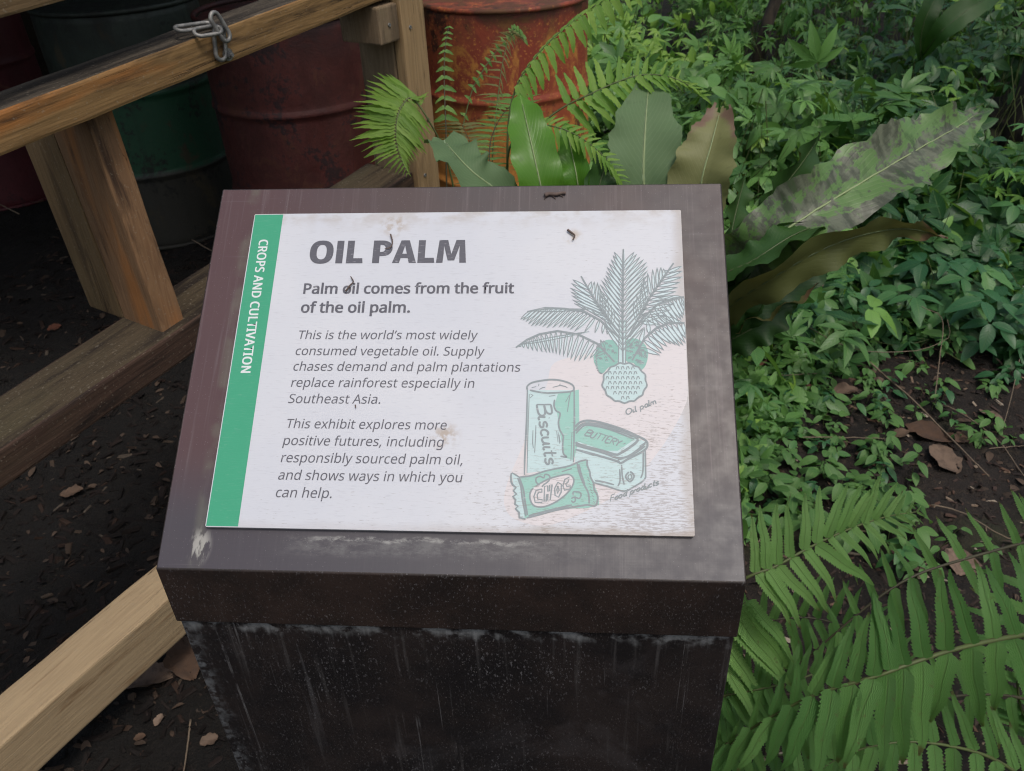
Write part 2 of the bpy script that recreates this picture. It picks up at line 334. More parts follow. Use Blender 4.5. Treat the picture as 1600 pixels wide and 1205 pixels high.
for (cx_, cy_, a0) in ((rc, rc, 180), (PW - rc, rc, 270), (PW - rc, PH - rc, 0), (rc, PH - rc, 90)):
    for k in range(4): a = rad(a0 + k * 30); out.append((cx_ + rc * math.cos(a), cy_ + rc * math.sin(a)))
t = [bm.verts.new((x, y, 0)) for x, y in out]; b = [bm.verts.new((x, y, -TH)) for x, y in out]; n = len(out)
bm.faces.new(t); bm.faces.new(b[::-1])
for i in range(n): bm.faces.new((t[i], b[i], b[(i + 1) % n], t[(i + 1) % n]))
bmesh.ops.recalc_face_normals(bm, faces=bm.faces)
panel = link('panel', bm_mesh('panel', bm), m_panel, plinth); panel['label'] = 'white painted panel worn at its lower right'
panel.matrix_local = Matrix.Translation(Vector((0, 0, SZ)) + PO + pz * (TH + .0006)) @ Matrix.Rotation(SSL, 4, 'X')
bpy.context.view_layer.update()
PMI = panel.matrix_world.inverted(); PMW = panel.matrix_world.copy()
_pn = np.array(PMW.to_3x3() @ Vector((0, 0, 1))); _pd = -float(np.dot(_pn, np.array(PMW.translation)))
def pp(px, py):                            # photo pixel -> panel coordinates
    q = PMI @ at_plane(px, py, _pn, _pd); return q.x, q.y
# green band
gx0 = .0008
gl = pp(442, 336)[0]; gb = pp(372, 826)[0]; gw = (gl + gb) / 2
me = mesh('green_band', [(gx0, .0008, .0001), (gw, .0008, .0001), (gw, PH - .0008, .0001), (gx0, PH - .0008, .0001)], [(0, 1, 2, 3)], smooth_=False)
link('green_band', me, m_green, panel)['label'] = 'green vertical band down the left edge'
GLYPHS={
',':(215,[[154,84,136,23,111,-42,85,-103,33,-103,49,-38,63,31,73,93,148,93]]),
'.':(215,[[58,43,61,69,72,85,88,94,107,97,126,94,142,85,153,69,157,43,153,18,142,2,126,-8,107,-11,88,-8,72,2,61,18]]),
'A':(512,[[437,0,368,177,141,177,73,0,0,0,224,575,289,575,512,0],[282,415,274,438,263,473,255,500,247,468,238,438,230,415,165,241,346,241]]),
'C':(507,[[323,517,280,513,241,502,206,482,178,456,155,423,139,383,129,337,125,286,128,241,135,200,147,164,175,117,213,83,262,62,322,55,394,62,460,78,460,15,393,-2,312,-8,257,-4,208,8,166,28,130,56,101,90,78,131,62,178,52,230,49,287,51,329,57,369,67,406,89,456,120,499,159,534,206,559,261,575,324,581,409,572,482,547,453,486,394,508]]),
'D':(585,[[536,292,533,231,521,177,501,131,474,91,439,58,399,33,351,15,297,4,237,0,78,0,78,573,254,573,309,569,359,558,404,540,443,516,476,484,502,446,521,401,533,350],[460,289,457,337,449,379,435,415,404,457,361,487,308,505,244,511,150,511,150,62,228,62,299,68,357,87,402,119,434,164,454,220]]),
'I':(272,[[239,0,32,0,32,42,99,57,99,515,32,531,32,573,239,573,239,531,172,515,172,57,239,42]]),
'L':(420,[[78,0,78,573,150,573,150,64,400,64,400,0]]),
'N':(609,[[532,0,447,0,141,476,138,476,141,432,143,378,144,320,144,0,78,0,78,573,161,573,467,99,470,99,468,137,466,193,464,249,464,573,532,573]]),
'O':(626,[[577,287,576,244,570,204,561,166,540,116,510,73,473,38,428,13,375,-3,314,-8,251,-3,196,13,151,39,114,73,85,116,65,167,56,204,51,245,49,288,52,344,62,396,78,442,100,482,130,517,166,545,208,565,258,577,314,581,369,577,417,565,459,545,495,517,524,483,547,442,564,396,574,344],[125,287,127,241,134,200,145,163,171,117,207,83,255,62,314,55,373,62,420,83,456,117,481,163,492,200,499,241,501,287,496,354,481,411,456,457,421,491,373,511,314,518,255,511,207,490,171,457,145,411,134,374,127,333]]),
'P':(485,[[229,573,297,568,352,553,393,528,421,495,439,454,444,404,433,336,417,306,395,278,364,255,324,238,275,227,216,223,150,223,150,0,78,0,78,573],[223,511,150,511,150,285,208,285,258,288,298,296,330,311,352,334,365,363,370,401,361,449,334,484,289,504]]),
'R':(499,[[236,573,301,568,353,555,393,532,422,500,439,460,444,410,440,368,427,334,408,306,385,285,330,257,487,0,403,0,264,237,150,237,150,0,78,0,78,573],[232,510,150,510,150,298,236,298,296,304,338,325,362,359,370,407,366,440,355,467,336,486,310,500,275,507]]),
'S':(440,[[403,153,396,106,378,66,348,35,307,11,257,-3,198,-8,137,-5,83,4,41,19,41,88,113,65,201,55,240,57,273,66,298,79,316,98,327,120,330,147,327,173,318,194,302,213,277,230,196,265,131,294,85,330,57,375,48,435,54,477,71,513,99,542,136,563,180,576,231,581,318,572,389,549,366,487,302,508,229,517,196,515,169,507,148,494,133,478,124,457,121,434,124,407,133,386,149,367,172,351,246,318,332,279,362,255,385,228,398,194]]),
'T':(446,[[259,0,187,0,187,509,8,509,8,573,437,573,437,509,259,509]]),
'U':(586,[[513,202,507,146,489,95,459,52,416,20,380,4,338,-5,290,-8,225,-2,171,18,128,50,97,93,78,144,72,204,72,573,144,573,144,201,154,139,182,93,228,64,294,55,342,59,379,73,407,96,427,126,438,161,442,202,442,573,513,573]]),
'V':(481,[[481,573,277,0,204,0,0,573,75,573,204,205,220,160,231,119,241,80,250,119,262,161,277,207,405,573]]),
'a':(450,[[231,437,279,433,318,422,347,403,376,358,385,293,385,0,334,0,320,61,317,61,279,22,234,-1,172,-8,136,-5,103,6,75,23,55,48,41,80,37,119,50,176,87,219,127,238,179,251,243,257,316,259,316,285,310,330,293,359,265,375,227,380,163,370,106,347,84,400,151,426],[252,208,184,200,141,182,118,155,110,119,115,87,132,66,157,53,188,49,238,56,279,79,306,117,315,172,315,210]]),
'b':(493,[[139,461,138,410,135,373,139,373,161,398,189,419,226,432,272,437,322,431,365,412,401,381,428,338,444,283,449,215,447,168,439,127,427,91,400,48,365,17,322,-2,272,-8,226,-3,189,10,161,31,139,55,133,55,119,0,68,0,68,609,139,609],[260,379,219,374,188,361,165,339,150,308,142,268,139,217,139,214,142,165,150,125,165,93,202,61,261,51,312,61,348,93,363,126,373,166,376,216,373,265,363,306,348,338,311,368]]),
'c':(385,[[241,-8,187,-2,139,15,99,45,69,87,55,123,47,165,44,213,47,262,56,305,71,342,102,385,142,415,191,432,245,438,309,431,358,415,337,356,292,370,244,376,204,371,172,358,148,335,131,303,120,263,117,213,120,166,131,126,148,94,172,71,202,58,240,53,302,60,351,78,351,15,304,-2]]),
'd':(493,[[221,-8,171,-2,128,17,92,48,65,91,49,146,44,214,49,282,66,338,93,381,128,413,171,432,221,438,280,429,323,407,354,374,359,374,356,405,354,438,354,609,425,609,425,0,368,0,358,58,354,58,323,24,279,1],[232,51,290,60,328,88,348,135,355,200,355,213,352,263,343,304,329,336,291,369,231,379,181,368,146,334,130,300,120,260,117,213,120,165,130,125,146,93,181,61]]),
'e':(452,[[234,438,286,432,329,414,364,385,390,346,406,299,411,244,411,201,117,201,127,137,154,90,197,62,254,52,327,60,392,82,392,20,327,-1,251,-8,194,-2,143,17,101,48,70,91,56,126,47,167,44,212,47,257,55,297,68,333,96,378,134,411,181,431],[233,380,188,372,154,348,130,309,119,257,338,257,335,292,326,322,312,346,292,364,266,376]]),
'f':(276,[[266,375,158,375,158,0,87,0,87,375,12,375,12,408,87,432,87,457,92,507,104,547,124,577,152,597,186,609,227,613,274,609,310,599,292,544,262,552,228,556,197,550,175,532,162,502,158,458,158,430,266,430]]),
'g':(493,[[221,438,261,434,297,422,329,402,355,373,359,373,369,430,425,430,425,-7,420,-63,404,-109,378,-146,341,-172,293,-187,233,-192,147,-186,78,-165,78,-100,149,-125,237,-134,286,-126,324,-101,347,-63,355,-13,355,4,356,32,358,57,354,57,329,28,299,8,263,-4,221,-8,170,-2,126,18,91,51,65,95,49,149,44,214,49,278,65,332,91,377,126,411,169,431],[230,379,197,374,169,359,147,336,130,303,120,262,117,213,120,165,130,124,146,92,182,60,232,50,288,58,309,69,326,85,349,131,356,197,356,214,353,267,343,309,326,340,302,362,270,374]]),
'h':(496,[[139,431,138,399,135,370,140,370,174,407,221,429,273,437,321,433,360,421,391,400,413,370,426,330,431,280,431,0,361,0,361,275,355,321,338,353,308,372,265,379,222,374,189,360,166,338,150,308,142,269,139,222,139,0,68,0,68,609,139,609]]),
'i':(207,[[139,430,139,0,68,0,68,430],[104,591,133,580,142,566,145,546,142,526,133,512,104,501,88,504,75,512,66,526,63,546,66,566,75,580,88,588]]),
'l':(207,[[139,0,68,0,68,609,139,609]]),
'm':(750,[[540,438,603,429,649,401,669,371,681,330,685,280,685,0,615,0,615,277,610,321,594,353,567,372,528,379,474,369,438,342,418,298,411,237,411,0,342,0,342,277,332,333,320,353,303,367,281,376,253,379,215,374,185,360,164,338,150,308,141,269,139,223,139,0,68,0,68,430,125,430,136,371,140,371,173,409,217,431,266,438,312,433,349,420,378,398,398,366,402,366,427,398,461,420,499,433]]),
'n':(496,[[275,438,322,434,361,421,391,401,413,371,426,330,431,280,431,0,361,0,361,275,355,321,338,353,308,372,265,379,204,368,166,338,146,289,139,223,139,0,68,0,68,430,125,430,136,371,140,371,175,409,222,431]]),
'o':(485,[[442,216,438,165,428,121,411,82,388,51,359,25,324,7,285,-4,241,-8,200,-4,163,7,129,25,100,51,77,82,59,121,48,165,44,216,47,261,55,301,68,336,97,380,137,412,186,431,244,438,299,431,347,412,387,380,417,336,431,301,439,261],[117,216,120,169,130,128,147,95,172,71,203,56,243,51,282,56,314,71,339,95,356,128,366,169,369,216,365,263,355,303,338,335,314,359,282,374,242,379,185,368,147,335,130,303,120,263]]),
'p':(493,[[273,438,322,432,365,413,401,383,428,339,444,284,449,216,447,170,439,129,427,93,401,49,365,17,322,-2,272,-8,213,1,170,24,139,55,134,55,137,20,139,-16,139,-192,68,-192,68,430,126,430,136,371,139,371,170,405,213,429],[260,379,221,374,190,362,167,342,152,313,142,275,139,229,139,216,142,167,150,126,165,93,188,70,220,55,261,51,297,56,326,72,348,98,364,131,373,171,376,217,373,262,363,302,348,334,311,367]]),
'r':(331,[[269,438,295,437,319,433,310,368,287,372,264,374,217,363,176,334,149,289,139,229,139,0,68,0,68,430,126,430,134,351,137,351,170,395,214,426,240,435]]),
's':(384,[[348,119,343,80,327,49,302,24,268,6,226,-4,176,-8,99,-1,42,19,42,83,104,60,178,49,224,53,256,66,274,86,280,112,271,141,239,167,174,196,103,228,76,245,57,266,45,292,41,324,52,372,85,408,118,425,157,435,202,438,275,430,339,409,315,353,258,372,197,380,159,377,131,366,114,350,108,328,119,298,154,274,219,246,289,215,314,197,333,176,344,150]]),
't':(289,[[212,50,245,53,272,59,272,5,240,-4,200,-8,167,-5,138,4,112,20,91,44,78,79,74,125,74,375,13,375,13,409,75,437,103,528,144,528,144,430,269,430,269,375,144,375,144,127,149,93,163,69,185,54]]),
'u':(496,[[427,430,427,0,370,0,359,57,356,57,321,20,273,-1,220,-8,173,-4,134,8,103,29,81,59,68,99,63,148,63,430,135,430,135,153,141,108,158,76,188,57,230,51,273,55,306,69,330,91,345,121,354,160,357,206,357,430]]),
'v':(407,[[163,0,0,430,75,430,167,176,180,137,193,96,201,63,204,63,214,96,227,138,241,176,332,430,407,430,244,0]]),
'w':(630,[[346,243,336,276,328,308,321,335,316,357,313,357,308,335,302,307,294,275,284,242,207,1,127,1,9,431,82,431,141,201,153,154,163,109,169,73,172,73,178,97,185,128,193,160,201,188,277,431,354,431,428,188,440,149,451,109,457,74,460,74,466,108,477,153,489,201,549,431,621,431,502,1,419,1]]),
'x':(424,[[170,220,22,430,102,430,213,268,322,430,402,430,253,220,410,0,330,0,213,172,94,0,14,0]]),
'y':(409,[[1,430,76,430,169,185,184,144,196,105,205,68,209,68,224,121,245,186,333,430,409,430,224,-59,188,-130,165,-156,138,-176,106,-188,67,-192,34,-190,9,-186,9,-130,30,-133,56,-135,99,-126,130,-99,152,-59,174,-2]]),
'’':(140,[[131,564,112,503,88,437,62,376,10,376,21,424,32,476,42,527,50,573,125,573]]),
' ':(209,[]),
}

def text_line(name, body_, pL, pR, mat, offset=0.0, lift=.00022, vertical=False, yscale=None, glyphs=None, dup=0.0, shear=0.0, track=0):
    """pL,pR: photo pixels of the baseline ends"""
    G = glyphs or GLYPHS; x = 0; loops = []
    for ch in body_:
        adv, sp = G[ch]
        for poly in sp: loops.append([(poly[i] + x, poly[i + 1]) for i in range(0, len(poly), 2)])
        x += adv + track
    xs = [p[0] for l in loops for p in l]; x0, x1 = min(xs), max(xs)
    a = Vector(pp(*pL)); b = Vector(pp(*pR)); d = (b - a); sc = d.length / (x1 - x0); ang = math.atan2(d.y, d.x)
    if not vertical: ang = 0.0 if abs(ang) < .05 else ang
    cu = bpy.data.curves.new(name, 'CURVE'); cu.dimensions = '2D'; cu.fill_mode = 'FRONT'; cu.offset = offset * sc * 1000
    ys = yscale or 1.0
    for l in loops:
        s = cu.splines.new('POLY'); s.points.add(len(l) - 1); s.use_cyclic_u = True
        for i, (u, v) in enumerate(l): s.points[i].co = ((u - x0 + v * shear) * sc, v * sc * ys, 0, 1)
    t = bpy.data.objects.new('tmp', cu); COL.objects.link(t)
    me = bpy.data.meshes.new_from_object(t.evaluated_get(bpy.context.evaluated_depsgraph_get())); bpy.data.objects.remove(t)
    ca, sa = math.cos(ang), math.sin(ang); n = len(me.vertices); co_ = np.empty(n * 3); me.vertices.foreach_get('co', co_); co_ = co_.reshape(-1, 3)
    q = co_.copy(); q[:, 0] = a.x + co_[:, 0] * ca - co_[:, 1] * sa; q[:, 1] = a.y + co_[:, 0] * sa + co_[:, 1] * ca; q[:, 2] = lift
    me.vertices.foreach_set('co', q.ravel())
    if dup:      # heavier face: the outline printed twice, a hair apart
        bm = bmesh.new(); bm.from_mesh(me); g_ = bmesh.ops.duplicate(bm, geom=bm.verts[:] + bm.edges[:] + bm.faces[:])
        for v in g_['geom']:
            if isinstance(v, bmesh.types.BMVert): v.co += Vector((dup * ca, dup * sa, .00004))
        bm.to_mesh(me); bm.free()
    me.materials.clear(); me.name = name
    return link(name, me, mat, panel)
# heavy title capitals, drawn as outlines (units: cap height 700)
def ell(cx, cy, rx, ry, n=28, p=2.4):
    o = []
    for k in range(n):
        a = 2 * math.pi * k / n; c_, s_ = math.cos(a), math.sin(a)
        o += [cx + rx * math.copysign(abs(c_) ** (2 / p), c_), cy + ry * math.copysign(abs(s_) ** (2 / p), s_)]
    return o
HEAVY = {'O': (700, [ell(345, 350, 325, 362), ell(345, 350, 135, 225)]), 'I': (290, [[50, 0, 240, 0, 240, 700, 50, 700]]),
 'L': (520, [[50, 0, 505, 0, 485, 155, 240, 155, 240, 700, 50, 700]]),
 'P': (590, [[50, 0, 240, 0, 240, 215, 310, 215, 400, 225, 480, 258, 540, 320, 572, 400, 575, 465, 560, 545, 515, 620, 440, 670, 350, 695, 250, 700, 50, 700], [240, 345, 290, 345, 340, 358, 372, 390, 385, 435, 383, 480, 365, 525, 330, 552, 285, 562, 240, 562]]),
 'A': (635, [[0, 0, 190, 0, 228, 150, 415, 150, 455, 0, 650, 0, 435, 700, 212, 700], [262, 285, 382, 285, 322, 535]]),
 'M': (860, [[30, 0, 205, 0, 222, 290, 220, 520, 340, 70, 515, 70, 642, 520, 640, 290, 655, 0, 832, 0, 775, 700, 545, 700, 430, 270, 322, 700, 88, 700]]), ' ': (190, [])}
text_line('title_lettering', 'OIL PALM', (482, 412), (728, 411), m_text, glyphs=HEAVY, yscale=.98)
text_line('heading_lettering', 'Palm oil comes from the fruit', (474, 459), (802, 459), m_text, .015, dup=.00035)
text_line('heading_lettering', 'of the oil palm.', (470, 488.5), (639.5, 488.5), m_text, .015, dup=.00035)
for s_, a, b in (("This is the world’s most widely", (464.5, 530), (745, 530)), ('consumed vegetable oil. Supply', (461, 555), (755.5, 555)),
    ('chases demand and palm plantations', (457.5, 579.3), (812, 579.5)), ('replace rainforest especially in', (454.5, 604.5), (740, 604.5)), ('Southeast Asia.', (450, 630), (594, 630)),
    ('This exhibit explores more', (446, 669), (697, 669)), ('positive futures, including', (442, 695.5), (692, 695.5)), ('responsibly sourced palm oil,', (438.5, 722.3), (722.5, 722)),
    ('and shows ways in which you', (434, 749.5), (721, 749.5)), ('can help.', (430, 777), (518, 777))):
    text_line('text_line', s_, a, b, m_text, .001, yscale=1.02, shear=.13)
text_line('band_lettering', 'CROPS AND CULTIVATION', (405.5, 375), (376.5, 582), m_white, .010, vertical=True, yscale=1.14, dup=.00055, track=22)

# ---- drawings
_zc = [0]
class Draw:
    def __init__(s, name, mat, base): s.n, s.mat, s.base, s.V, s.F = name, mat, base, [], []
    def z(s): _zc[0] += 1; return (s.base + (_zc[0] % 60) * .0000035) * .45
    def clip(s, x, y): return min(x, PW - .0006), y
    def stroke(s, P, wpx=2.2, closed=False):
        P = [Vector(s.clip(*pp(*p))) for p in P]; P = [p for i, p in enumerate(P) if i == 0 or (p - P[i - 1]).length > 1e-5]
        if len(P) < 2: return
        if closed: P = P + [P[0]]
        w_ = wpx * .00068 / 2; z = s.z(); i0 = len(s.V); n = len(P)
        for i, p in enumerate(P):
            d = (P[min(i + 1, n - 1)] - P[max(i - 1, 0)]); d = d.normalized() if d.length > 1e-9 else Vector((1, 0)); k = w_ * (1 if 0 < i < n - 1 else .7)
            s.V += [(p.x - d.y * k, p.y + d.x * k, z), (p.x + d.y * k, p.y - d.x * k, z)]
        for i in range(n - 1): a = i0 + 2 * i; s.F.append((a, a + 1, a + 3, a + 2))
    def fill(s, P):
        P = [s.clip(*pp(*p)) for p in P]; z = s.z(); i0 = len(s.V); cx_ = sum(p[0] for p in P) / len(P); cy_ = sum(p[1] for p in P) / len(P)
        s.V += [(x, y, z) for x, y in P] + [(cx_, cy_, z)]; n = len(P)
        for i in range(n): s.F.append((i0 + i, i0 + (i + 1) % n, i0 + n))
    def done(s):
        bm = bmesh.new(); me = mesh(s.n, s.V, s.F, smooth_=False); bm.from_mesh(me); bmesh.ops.recalc_face_normals(bm, faces=bm.faces)
        for f in bm.faces:
            if f.normal.z < 0: f.normal_flip()
        bm.to_mesh(me); bm.free(); return link(s.n, me, s.mat, panel)
def cm(P, n=4, closed=False):               # smooth a 2-D polyline
    if len(P) < 3: return P
    Q = ([P[-1]] + list(P) + [P[0], P[1]]) if closed else ([P[0]] + list(P) + [P[-1]]); o = []
    for i in range(1, len(Q) - 2):
        for k in range(n):
            u = k / n; o.append(tuple(.5 * ((2 * Q[i][j]) + (-Q[i - 1][j] + Q[i + 1][j]) * u + (2 * Q[i - 1][j] - 5 * Q[i][j] + 4 * Q[i + 1][j] - Q[i + 2][j]) * u * u + (-Q[i - 1][j] + 3 * Q[i][j] - 3 * Q[i + 1][j] + Q[i + 2][j]) * u ** 3) for j in (0, 1)))
    return o if closed else o + [P[-1]]
kb = lambda *a: [(790 + a[i] / 5.02, 580 + a[i + 1] / 5.02) for i in range(0, len(a), 2)]
kp = lambda *a: [(800 + a[i] / 4.634, 380 + a[i + 1] / 4.634) for i in range(0, len(a), 2)]
# pink disc behind the drawings
d_ = Draw('pink_disc', m_pink, .00014)
d_.fill(cm([(862, 572), (885, 560), (960, 545), (1040, 530), (1075, 527), (1084, 560), (1080, 600), (1068, 640), (1040, 690), (1005, 735), (960, 775), (900, 806), (850, 822), (806, 812), (790, 795), (788, 775), (796, 745), (812, 708), (840, 640), (855, 600)], 3, True)); d_.done()
m_leafp = print_mat('palm_leaf_print', (.50, .60, .625), .9)
pf = Draw('palm_leaf_colour', m_leafp, .00036); pl = Draw('palm_drawing', m_line, .00072)
def leaflet(a, b, fat=7, fill=True):
    ax, ay = a; bx_, by_ = b; dx_, dy_ = bx_ - ax, by_ - ay; L = math.hypot(dx_, dy_) or 1; nx, ny = -dy_ / L, dx_ / L
    up = [(ax + dx_ * t + nx * fat * math.sin(math.pi * t ** .8) * .9, ay + dy_ * t + ny * fat * math.sin(math.pi * t ** .8) * .9) for t in (0, .2, .45, .7, .88, 1)]
    dn = [(ax + dx_ * t - nx * fat * math.sin(math.pi * t ** .8) * .9, ay + dy_ * t - ny * fat * math.sin(math.pi * t ** .8) * .9) for t in (1, .88, .7, .45, .2, 0)]
    q = kp(*[v for p in up + dn for v in p])
    if fill: pf.fill(kp(*[v + (6 if k == 0 else 3) for p in up + dn for k, v in enumerate(p)]))
    pl.stroke(q, 1.15)
def along(P, t):
    n = len(P) - 1; k = min(int(t * n), n - 1); u = t * n - k; return P[k][0] + (P[k + 1][0] - P[k][0]) * u, P[k][1] + (P[k + 1][1] - P[k][1]) * u
def palm_frond(rach, tipsL, tipsR, t0=.1, t1=.97, fat=7, rw=3.0):
    pl.stroke(kp(*[v for p in rach for v in p]), rw); P = cm(rach, 6)
    for tips in (tipsL, tipsR):
        tips = cm(tips, 2) if len(tips) > 2 else tips
        for k, q in enumerate(tips): leaflet(along(P, t0 + (t1 - t0) * k / max(1, len(tips) - 1)), q, fat * 1.75)
palm_frond([(803, 880), (800, 600), (802, 300), (806, 45)], [(665, 590), (640, 470), (630, 400), (628, 330), (648, 270), (678, 235), (688, 175), (718, 120), (740, 65)],
           [(955, 610), (972, 500), (985, 420), (985, 340), (985, 265), (982, 200), (975, 138), (928, 100), (885, 65)], .14, .82)
leaflet((804, 190), (806, 42), 6)
palm_frond([(775, 650), (690, 540), (610, 430), (500, 240)], [(560, 470), (450, 437), (432, 380), (422, 325), (440, 265)], [(740, 480), (690, 400), (640, 330), (620, 285), (575, 280)], .2, .82)
palm_frond([(780, 690), (640, 560), (520, 495), (380, 476), (240, 470), (110, 498)], [(690, 660), (600, 650), (452, 640), (398, 615), (338, 610), (250, 615), (195, 600), (138, 602), (100, 570), (62, 552)], [(700, 620), (560, 480)], .12, .94, 6)
palm_frond([(742, 862), (620, 730), (480, 662), (330, 637), (200, 660), (110, 700), (28, 757)], [(600, 820), (520, 850), (450, 858), (400, 830), (345, 812), (298, 798), (250, 792), (185, 785), (118, 768), (60, 750)], [(640, 700), (560, 640)], .1, .93, 6)
palm_frond([(830, 700), (930, 520), (1000, 390), (1090, 260), (1170, 145)], [(880, 420), (930, 330), (950, 250), (1018, 190), (1078, 175), (1110, 200)], [(1120, 520), (1180, 440), (1178, 380), (1198, 320), (1232, 245), (1228, 168)], .18, .84)
palm_frond([(850, 680), (950, 540), (1060, 440), (1170, 400), (1245, 390)], [(1010, 500), (1060, 400)], [(1040, 590), (1120, 600), (1190, 590), (1225, 555), (1245, 520), (1248, 460)], .2, .95, 9)
palm_frond([(870, 850), (960, 690), (1040, 620), (1130, 580), (1250, 578)], [(960, 610), (1010, 520), (1080, 530)], [(1070, 812), (1098, 775), (1150, 730), (1215, 748), (1255, 725), (1258, 660)], .15, .95, 9)
f2 = Draw('palm_fruit_colour', m_teal3, .00052)
for cl in ((590, 830, 640, 730, 700, 700, 762, 730, 770, 860, 700, 900, 655, 945, 620, 915), (820, 720, 880, 690, 950, 720, 985, 790, 970, 880, 930, 920, 880, 870, 825, 850)): f2.fill(cm(kp(*cl), 3, True))
f3 = Draw('palm_trunk_colour', m_teal, .00056)
ball = [(815 + 158 * math.cos(a) * (1 + .035 * math.sin(11 * a)), 1012 + 142 * math.sin(a) * (1 + .04 * math.sin(13 * a))) for a in [2 * math.pi * k / 60 for k in range(60)]]
f3.fill(kp(*[v for p in ball for v in (p[0] + 5, p[1] + 3)])); pl.stroke(kp(*[v for p in ball for v in p]), 2.4, True)
f3.fill(kp(778, 560, 828, 560, 822, 880, 770, 880)); pl.stroke(kp(778, 560, 770, 880), 2.0); pl.stroke(kp(826, 560, 822, 880), 2.0)
for r_ in range(7):
    for k in range(8):
        x_ = 690 + k * 37 + (r_ % 2) * 18; y_ = 905 + r_ * 36
        if ((x_ - 815) / 135) ** 2 + ((y_ - 1005) / 118) ** 2 < 1: pl.stroke(kp(x_ - 11, y_ + 12, x_ - 4, y_ - 10, x_ + 4, y_ - 11, x_ + 12, y_ + 8), 1.5)
rr_ = random.Random(3)
for cx0, cy0, rx, ry in ((680, 790, 75, 80), (870, 770, 55, 70), (935, 820, 42, 80)):
    for k in range(26):
        a = rr_.uniform(0, 6.3); q = math.sqrt(rr_.random()); x_, y_ = cx0 + rx * q * math.cos(a), cy0 + ry * q * math.sin(a)
        pl.stroke(kp(x_ - 8, y_ + 6, x_ - 2, y_ - 6, x_ + 4, y_ - 5, x_ + 8, y_ + 5), 1.4)
edge_ = [(655 + 40 * math.cos(a) - (10 if k % 2 else 0), 850 + 95 * math.sin(a)) for k, a in enumerate([rad(90 + 6 * j) for j in range(22)])]
pl.stroke(kp(*[v for p in edge_ for v in p]), 1.6)
for o_ in (pf, f2, f3, pl): o_.done()
# biscuits, butter tub, chocolate bar
b1_ = Draw('food_pale_colour', m_teal, .00030); b2_ = Draw('food_teal_colour', m_teal2, .00042); b3_ = Draw('food_upper_colour', m_pink, .00056); bl = Draw('food_drawing', m_line, .00072)
b1_.fill(kb(175, 150, 540, 150, 530, 760, 165, 800)); b1_.fill(kb(545, 600, 880, 700, 1095, 600, 1095, 860, 930, 940, 690, 880, 545, 820))
b1_.fill(kb(545, 430, 640, 395, 900, 455, 1105, 560, 1100, 600, 905, 725, 545, 620))
b2_.fill(kb(410, 180, 575, 145, 578, 420, 560, 600, 535, 700, 470, 680, 440, 560, 425, 480, 405, 330, 385, 260))
b2_.fill(kb(560, 470, 640, 428, 860, 470, 1020, 530, 880, 625, 780, 625, 545, 545))
b3_.fill(kb(150, 130, 240, 80, 400, 70, 520, 105, 530, 140, 460, 170, 330, 172, 200, 150)) if False else None
bl.stroke(cm(kb(172, 150, 170, 120, 210, 90, 300, 72, 370, 67, 450, 78, 520, 105, 537, 140, 515, 160, 440, 168, 330, 172, 260, 165, 190, 150), 3), 2.4)
bl.stroke(kb(172, 140, 165, 400, 150, 700, 148, 815), 2.4); bl.stroke(kb(186, 180, 175, 500, 168, 800), 1.3); bl.stroke(kb(538, 140, 540, 400, 532, 715), 2.4); bl.stroke(kb(521, 480, 512, 705), 1.3)
for q in ((205, 130, 240, 122), (265, 145, 290, 130, 310, 128), (262, 100, 258, 118), (370, 128, 430, 112, 470, 122, 485, 132), (430, 100, 422, 112), (195, 180, 215, 190, 192, 212), (340, 198, 390, 190), (238, 425, 235, 520, 228, 640), (215, 465, 212, 560, 218, 605), (510, 165, 498, 230, 485, 320), (500, 190, 470, 245)): bl.stroke(kb(*q), 1.3)
for q in ((385, 225, 380, 270, 395, 310, 428, 335, 415, 400, 425, 460, 452, 510, 450, 545, 448, 600, 455, 650, 480, 675, 430, 668), ): bl.stroke(cm(kb(*q), 4), 2.2)
for q in ((400, 470, 412, 560), (412, 480, 425, 570), (420, 500, 430, 560)): bl.stroke(kb(*q), 1.1)
